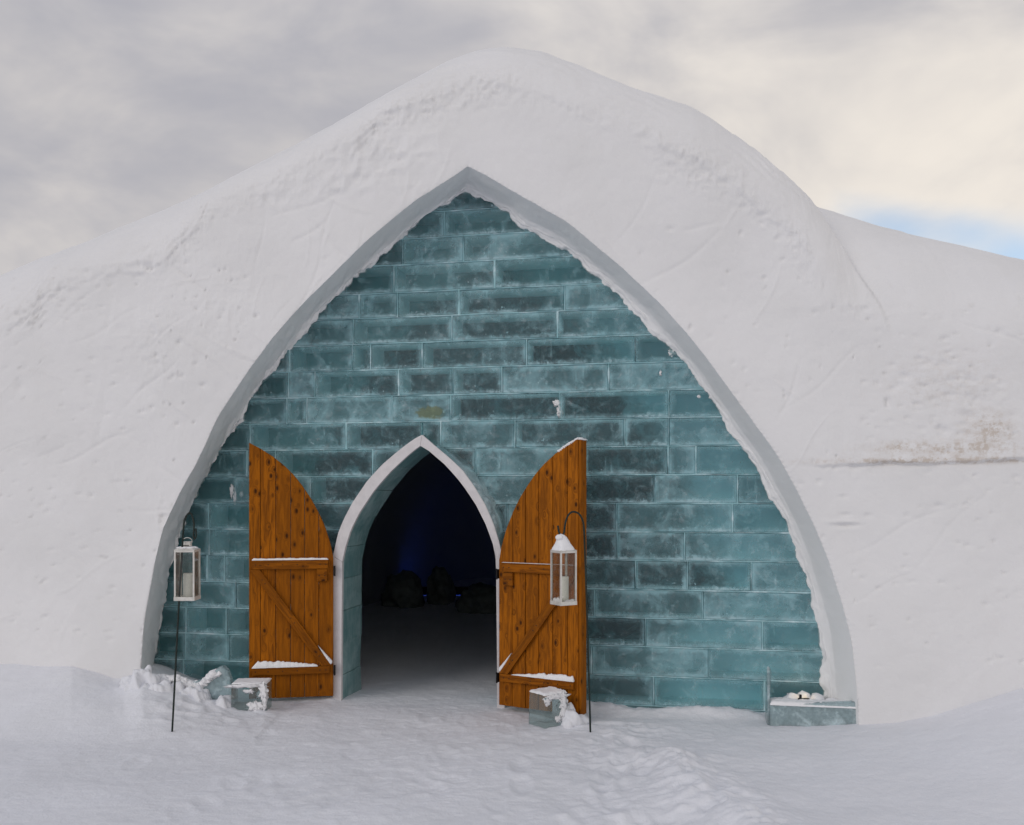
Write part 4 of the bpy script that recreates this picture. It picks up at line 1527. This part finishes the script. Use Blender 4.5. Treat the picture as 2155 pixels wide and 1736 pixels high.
def make_lantern(base, w, hgt, rz, label, ring_dy, snow):
    root = empty('lantern', base, rz)
    tag(root, label, 'lantern', 'lanterns hung from the poles')
    t = 0.011; hw = w / 2
    for sx_ in (-1, 1):
        for sy_ in (-1, 1):
            bm = bmesh.new()
            add_box(bm, (min(sx_ * hw, sx_ * (hw - t)), min(sy_ * hw, sy_ * (hw - t)), 0.026), (max(sx_ * hw, sx_ * (hw - t)), max(sy_ * hw, sy_ * (hw - t)), hgt - 0.016), 0.0015)
            bm_obj('corner_post', bm, M['lantern_metal'], root)
    bm = bmesh.new(); add_box(bm, (-hw - 0.002, -hw - 0.002, 0), (hw + 0.002, hw + 0.002, 0.026), 0.002)
    bm_obj('base', bm, M['lantern_metal'], root)
    bm = bmesh.new()
    for (a, b, c, d) in ((-hw, -hw, hw, -hw + t), (-hw, hw - t, hw, hw), (-hw, -hw + t, -hw + t, hw - t), (hw - t, -hw + t, hw, hw - t)):
        add_box(bm, (a, b, hgt - 0.016), (c, d, hgt), 0.001)
    bm_obj('top_rim', bm, M['lantern_metal'], root)
    # hipped roof with a vented cap
    bm = bmesh.new()
    lo = [bm.verts.new((sx_ * (hw + 0.003), sy_ * (hw + 0.003), hgt)) for sx_, sy_ in ((-1, -1), (1, -1), (1, 1), (-1, 1))]
    hi = [bm.verts.new((sx_ * w * 0.25, sy_ * w * 0.25, hgt + 0.020)) for sx_, sy_ in ((-1, -1), (1, -1), (1, 1), (-1, 1))]
    bm.faces.new(lo[::-1]); bm.faces.new(hi)
    for k in range(4):
        bm.faces.new((lo[k], lo[(k + 1) % 4], hi[(k + 1) % 4], hi[k]))
    rf = bm_obj('roof', bm, M['lantern_metal'], root)
    bm = bmesh.new()
    add_tube(bm, [(0, 0, hgt + 0.0225), (0, 0, hgt + 0.050)], w * 0.215, 20)
    add_tube(bm, [(0, 0, hgt + 0.0495), (0, 0, hgt + 0.054)], w * 0.235, 20)
    bm_obj('cap', bm, M['lantern_metal'], rf)
    bm = bmesh.new()
    add_box(bm, (-w * 0.15, -w * 0.222, hgt + 0.026), (w * 0.15, -w * 0.205, hgt + 0.031))
    bm_obj('vent_slot', bm, M['black_iron'], rf)
    bm = bmesh.new()
    rr = w * 0.235; top = ring_dy
    loop = [(-rr, 0, hgt + 0.045)]
    for k in range(13):
        a = math.pi - math.pi * k / 12
        loop.append((rr * math.cos(a), 0, top - rr * 0.8 + rr * 0.8 * math.sin(a)))
    loop.append((rr, 0, hgt + 0.045))
    add_tube(bm, loop, 0.0025, 8)
    bm_obj('handle', bm, M['lantern_metal'], root, True)
    for k in range(4):
        bm = bmesh.new()
        add_box(bm, (-hw + t * 0.6, -hw + 0.003, 0.024), (hw - t * 0.6, -hw + 0.006, hgt - 0.014))
        pn = bm_obj('pane', bm, M['glass'], root)
        pn.rotation_euler = (0, 0, k * math.pi / 2)
    # latch and hinge knuckles of the little door
    bm = bmesh.new()
    add_tube(bm, [(-hw + 0.012, -hw - 0.001, 0.06), (-hw + 0.012, -hw - 0.009, 0.06)], 0.005, 8)
    bm_obj('latch', bm, M['lantern_metal'], root)
    if snow == 'heap':
        bm = bmesh.new()
        # heap slumped over the roof, curling over to the left
        prof = [(0.0, hw * 0.99), (0.018, hw * 0.94), (0.042, hw * 0.80), (0.066, hw * 0.66), (0.088, hw * 0.52), (0.104, hw * 0.33), (0.112, hw * 0.03)]
        prev = None; seg = 28
        for zq_, rq in prof:
            ring = []
            for k in range(seg):
                a = 2 * math.pi * k / seg
                sq = 1.0 / max(abs(math.cos(a)), abs(math.sin(a)))
                m_ = 1 + (min(sq, 1.36) - 1) * max(0, 1 - zq_ / 0.07)
                nz = 1 + 0.12 * float(fbm(np.array([math.cos(a) * 1.6 + zq_ * 20]), np.array([math.sin(a) * 1.6]), 3, 91)[0])
                lean = -0.022 * (zq_ / 0.113) ** 1.6
                ring.append(bm.verts.new((rq * m_ * nz * math.cos(a) + lean, rq * m_ * nz * math.sin(a), hgt + 0.001 + zq_)))
            if prev:
                for k in range(seg):
                    bm.faces.new((prev[k], prev[(k + 1) % seg], ring[(k + 1) % seg], ring[k]))
            prev = ring
        bm.faces.new(prev)
        add_lump(bm, (-0.042, -0.010, hgt + 0.088), (0.026, 0.030, 0.022), 3, 0.15, 3)
        bm_obj('snow_cap', bm, M['snow_fresh'], root, True)
        # snow packed in the lower corners of the panes
        bm = bmesh.new()
        for (x, y, rx, ry, rz_) in ((-hw + 0.009, -0.02, 0.006, 0.035, 0.030), (-hw + 0.009, 0.02, 0.006, 0.03, 0.022), (hw - 0.03, -hw + 0.010, 0.024, 0.006, 0.014), (0.0, -hw + 0.01, 0.04, 0.006, 0.010)):
            add_lump(bm, (x, y, 0.028), (rx, ry, rz_), int(1000 * (rx + rz_)), 0.2, 2)
        bm_obj('snow_drift', bm, M['snow_fresh'], root, True)
    else:
        bm = bmesh.new()
        for q in range(7):
            a = q * 0.9
            add_lump(bm, (0.042 * math.cos(a), 0.040 * math.sin(a), hgt + 0.012), (0.030, 0.028, 0.009), q, 0.25, 2)
        bm_obj('snow_cap', bm, M['snow_fresh'], rf, True)
    return root


pL = P(389.5, 1264, YL); pL.y = YL
zLtop = P(390, 1157, YL).z - pL.z
make_lantern((P(396, 1264, YL + 0.065).x, YL + 0.05, pL.z), 0.135, zLtop, math.radians(2), 'silver lantern hanging left of the doors, its top nearly bare of snow', P(403, 1132, YL).z - pL.z, 'thin')
pR = P(1186, 1272, YR)
make_lantern((P(1186, 1272, YR).x, YR + 0.0, pR.z), 0.130, P(1186, 1158, YR).z - pR.z, math.radians(30), 'silver lantern before the right door leaf, capped by a tall heap of snow',
             P(1183, 1128, YR).z - pR.z, 'heap')


def make_candle(loc, r, hgt, label):
    root = empty('candle', loc)
    tag(root, label, 'candle', 'candles inside the lanterns')
    bm = bmesh.new()
    add_tube(bm, [(0, 0, 0), (0, 0, hgt - 0.004), (0, 0, hgt)], [r, r, r - 0.004], 24)
    bm_obj('wax', bm, M['wax'], root)
    bm = bmesh.new(); add_tube(bm, [(0, 0, hgt - 0.001), (0.001, 0, hgt + 0.010)], 0.0012, 6)
    bm_obj('wick', bm, M['wick'], root)


make_candle((P(396, 1264, YL + 0.065).x + 0.006, YL + 0.05, pL.z + 0.0262), 0.033, 0.155, 'white pillar candle inside the lantern left of the doors')
make_candle((P(1186, 1272, YR).x + 0.004, YR, pR.z + 0.0262), 0.031, 0.165, 'white pillar candle inside the lantern with the snow heap')

# ------------------------------------------------------------------ loose ice blocks holding the doors
def ice_prop(loc, size, rz, label, snow_lumps, drift):
    root = empty('ice_doorstop', loc, rz)
    tag(root, label, 'ice block', 'ice blocks propping the doors open')
    bm = bmesh.new()
    w, d, hh = size
    add_box(bm, (-w / 2, -d / 2, -0.03), (w / 2, d / 2, hh), 0.009)
    for v in bm.verts:
        k = float(fbm(np.array([v.co.x * 9 + loc[0] * 7]), np.array([v.co.z * 9 + v.co.y * 5]), 2, 4)[0])
        v.co.x += 0.012 * k; v.co.z += 0.008 * k
    bm_obj('body', bm, M['clear_ice'], root)
    bm = bmesh.new()
    add_pad(bm, -w / 2 + 0.002, w / 2 - 0.002, -d / 2 + 0.002, d / 2 - 0.002, hh - 0.002, snow_lumps[0], int(abs(loc[0]) * 50), 30, 22, None, 0.02)
    # dusting stuck to the faces
    for k, (x, z, a, b) in enumerate(snow_lumps[1]):
        add_lump(bm, (x, -d / 2, z), (a, 0.0035, b), k + 7, 1.5, 4, 5.0)
    bm_obj('snow_cap', bm, M['snow_fresh'], root, True)
    if drift:
        bm = bmesh.new()
        for k, (x, y, z, a, b, c) in enumerate(drift):
            add_lump(bm, (x, y, z), (a, b, c), k + 27, 0.4, 4, 2.8)
        bm_obj('snow_heap', bm, M['snow_ground'], root, True)


bl = P(527, 1499, 6.76); zg = ground_z(bl.x, 6.8)
ice_prop((bl.x, 6.80, zg), (0.262, 0.20, 0.19), math.radians(4), 'low clear ice block with rusty specks against the foot of the left door leaf',
         (0.010, [(0.10, 0.13, 0.03, 0.05), (-0.02, 0.175, 0.09, 0.012), (0.04, 0.02, 0.05, 0.03), (0.115, 0.06, 0.012, 0.05), (0.0, 0.135, 0.03, 0.012)]),
         [(-0.20, -0.05, 0.0, 0.09, 0.10, 0.085)])
br = P(1152, 1508, 6.40); zg = ground_z(br.x, 6.42)
ice_prop((br.x + 0.005, 6.40, zg), (0.20, 0.19, 0.225), math.radians(33), 'squarish clear ice block with a snowy top against the foot of the right door leaf',
         (0.018, [(0.06, 0.16, 0.032, 0.05), (0.075, 0.09, 0.025, 0.05), (0.0, 0.207, 0.08, 0.014), (-0.07, 0.18, 0.02, 0.02), (0.02, 0.05, 0.02, 0.02)]),
         [(0.11, -0.11, 0.01, 0.075, 0.08, 0.085), (0.17, -0.10, 0.0, 0.09, 0.09, 0.06), (0.135, -0.05, 0.06, 0.05, 0.05, 0.075)])

# ------------------------------------------------------------------ ice boxes at the two feet of the arch
def slab_obj(name, outline, thick, mat, parent, direction):
    """upright slab from world outline points, thickened along direction"""
    bm = bmesh.new()
    a = [bm.verts.new(p) for p in outline]; b = [bm.verts.new(p + direction * thick) for p in outline]
    bm.faces.new(a); bm.faces.new(b[::-1])
    for k in range(len(a)):
        bm.faces.new((a[k], b[k], b[(k + 1) % len(a)], a[(k + 1) % len(a)]))
    bmesh.ops.recalc_face_normals(bm, faces=bm.faces)
    bmesh.ops.bevel(bm, geom=[e for e in bm.edges if not (e.verts[0] in a) ^ (e.verts[1] in a)], offset=0.005, segments=2, affect='EDGES')
    return into(bm_obj(name, bm, mat, None), parent)


rb = empty('ice_box', (2.15, 6.35, 0))
tag(rb, 'long frosted ice box at the right foot of the arch', 'ice box', 'ice boxes at the feet of the arch')
Yb = 6.26
fl, fr_ = P(1620, 1484, Yb + 0.10), P(1823, 1476, Yb - 0.02)
bl_, brr = P(1620, 1545, Yb + 0.10), P(1823, 1545, Yb - 0.02)
slab_obj('front_pane', [fl, fr_, brr, bl_], 0.05, M['milky_ice'], rb, wn)
# right end pane
e0 = fr_ + wn * 0.052 - wu * 0.052
slab_obj('end_pane', [fr_ + wn * 0.052, fr_ + wn * 0.30, Vector((fr_.x + wn.x * 0.30, fr_.y + wn.y * 0.30, -0.05)), Vector((fr_.x + wn.x * 0.052, fr_.y + wn.y * 0.052, -0.05))], 0.05, M['milky_ice'], rb, -wu)
# tall thin sheet of ice standing edge-on at the left end
tl = P(1615, 1405, Yb + 0.12)
ts = Vector((tl.x, tl.y, -0.05)); 
slab_obj('side_sheet', [Vector((tl.x, tl.y, 0.28)), tl + wn * 0.05, tl + wn * 0.16 + Vector((0.028, 0, -0.05)), Vector((tl.x + 0.03, tl.y + 0.18, -0.05)), ts], 0.018, M['milky_ice'], rb, wu)
bm = bmesh.new()
dv_ = fr_ - fl
add_pad(bm, 0.0, dv_.length, 0.0, 0.16, 0.0, 0.024, 4, 60, 16, None, 0.03,
        Matrix.Translation(fl + Vector((0, -0.004, 0.0015))) @ Matrix.Rotation(math.atan2(dv_.y, dv_.x), 4, 'Z'))
into(bm_obj('snow_cap', bm, M['snow_fresh'], None, True), rb)
bm = bmesh.new()
for (px, py, Yv, a, b, c) in ((1640, 1470, 6.50, 0.06, 0.05, 0.035), (1666, 1461, 6.52, 0.055, 0.05, 0.045), (1692, 1457, 6.52, 0.05, 0.05, 0.045), (1718, 1462, 6.50, 0.05, 0.06, 0.045), (1750, 1472, 6.46, 0.06, 0.06, 0.035),
                              (1780, 1478, 6.38, 0.07, 0.07, 0.03), (1668, 1475, 6.46, 0.12, 0.06, 0.03)):
    p = P(px, py, Yv)
    add_lump(bm, (p.x, p.y, p.z - c * 0.8), (a, b, c), int(px), 0.35, 3)
into(bm_obj('snow_fill', bm, M['snow_fresh'], None, True), rb)
# small lamp sunk in the snow of that box: it warms the snow round it
lp = P(1690, 1468, 6.44)
lamp = empty('ground_lamp', (lp.x, lp.y, lp.z - 0.02))
tag(lamp, 'small dark lamp lighting the snow yellow inside the right ice box', 'lamp')
bm = bmesh.new()
add_box(bm, (-0.035, -0.012, -0.012), (0.045, 0.014, 0.016), 0.005)
add_box(bm, (-0.026, -0.008, 0.012), (-0.010, 0.010, 0.042), 0.004)
bm_obj('housing', bm, M['black_iron'], lamp)
bm = bmesh.new(); add_box(bm, (-0.030, 0.0145, -0.006), (0.040, 0.018, 0.012), 0.001)
bm_obj('lens', bm, M['lamp_lens'], lamp)
pl_d = bpy.data.lights.new('ground_lamp_light', 'SPOT')
pl_d.energy = 0.08; pl_d.color = (1.0, 0.74, 0.36); pl_d.shadow_soft_size = 0.02; pl_d.spot_size = math.radians(150); pl_d.spot_blend = 0.6
plo = bpy.data.objects.new('ground_lamp_light', pl_d); COL.objects.link(plo); plo.parent = lamp
plo.location = (0.0, -0.02, 0.075); plo.rotation_euler = (math.radians(70), 0, 0)

lbx = empty('ice_box', (-2.5, 6.9, 0))
tag(lbx, 'snowed-in ice box with a rounded end left of the doors', 'ice box', 'ice boxes at the feet of the arch')
Yl = 6.90
olp = [(330, 1437), (395, 1438), (428, 1430), (446, 1416), (460, 1404), (468, 1403), (477, 1411), (484, 1430), (488, 1455), (488, 1500), (330, 1510)]
slab_obj('front_slab', [P(a, b, Yl - 0.0005 * (a - 330)) for a, b in olp][::-1], 0.07, M['milky_ice'], lbx, Vector((0, 1, 0)))
bm = bmesh.new()
sr = random.Random(3)
for k in range(26):
    t = k / 25
    px = 306 + 150 * t
    py = np.interp(px, [306, 330, 345, 375, 398, 425, 440, 448, 460], [1424, 1423, 1424, 1425, 1436, 1436, 1426, 1417, 1410])
    p = P(px, py, Yl - 0.0005 * (px - 330) + 0.03)
    c = sr.uniform(0.018, 0.032)
    add_lump(bm, (p.x, p.y, p.z - c * 0.6), (sr.uniform(0.035, 0.05), 0.05, c), k, 0.5, 4, 2.8)
into(bm_obj('snow_cap', bm, M['snow_fresh'], None, True), lbx)
bm = bmesh.new()
for (px, py, Yv, a, b, c) in ((372, 1473, 6.82, 0.16, 0.10, 0.12), (412, 1472, 6.80, 0.10, 0.09, 0.10), (330, 1465, 6.80, 0.12, 0.12, 0.13), (445, 1496, 6.78, 0.10, 0.10, 0.06), (300, 1450, 6.85, 0.14, 0.12, 0.15),
                              (420, 1505, 6.68, 0.16, 0.12, 0.05), (350, 1505, 6.66, 0.2, 0.14, 0.07)):
    p = P(px, py, Yv)
    add_lump(bm, (p.x, p.y, p.z - 0.02), (a * 1.15, b * 1.1, c), int(px) + 3, 0.55, 5, 2.8)
into(bm_obj('snow_drift', bm, M['snow_ground'], None, True), lbx)

# ------------------------------------------------------------------ things dimly seen inside the hall
for i, (px, py, Yv, a, b, c, lab) in enumerate((
        (850, 1212, 13.6, 0.30, 0.35, 0.36, 'broad dark mound inside the hall, left of the middle'),
        (925, 1205, 14.0, 0.20, 0.30, 0.40, 'tall dark mound inside the hall, near the middle'),
        (1012, 1238, 13.0, 0.36, 0.40, 0.30, 'low dark mound inside the hall by the right jamb'))):
    p = P(px, py, Yv)
    bm = bmesh.new()
    add_lump(bm, (0, 0, 0), (a, b, c), 50 + i, 0.5, 4, 1.6)
    o = bm_obj('snow_mound', bm, M['dark_mound'], None, True)
    o.location = (p.x, p.y, p.z - c * 0.95)
    tag(o, lab, 'mound', 'mounds inside the hall')
# blue lamp on the floor behind the mounds, washing the end of the hall
bl = P(925, 1240, 14.9)
blue = empty('blue_lamp', (bl.x, bl.y, 0.02))
tag(blue, 'blue floor lamp glowing behind the mounds deep in the hall', 'lamp')
bm = bmesh.new(); add_box(bm, (-0.6, -0.04, 0), (0.6, 0.05, 0.13), 0.01)
bm_obj('housing', bm, M['black_iron'], blue)
bm = bmesh.new(); add_box(bm, (-0.47, 0.051, 0.01), (0.47, 0.055, 0.055), 0.001)
bm_obj('lens', bm, M['blue_lens'], blue)
print('blocks', n_blocks)
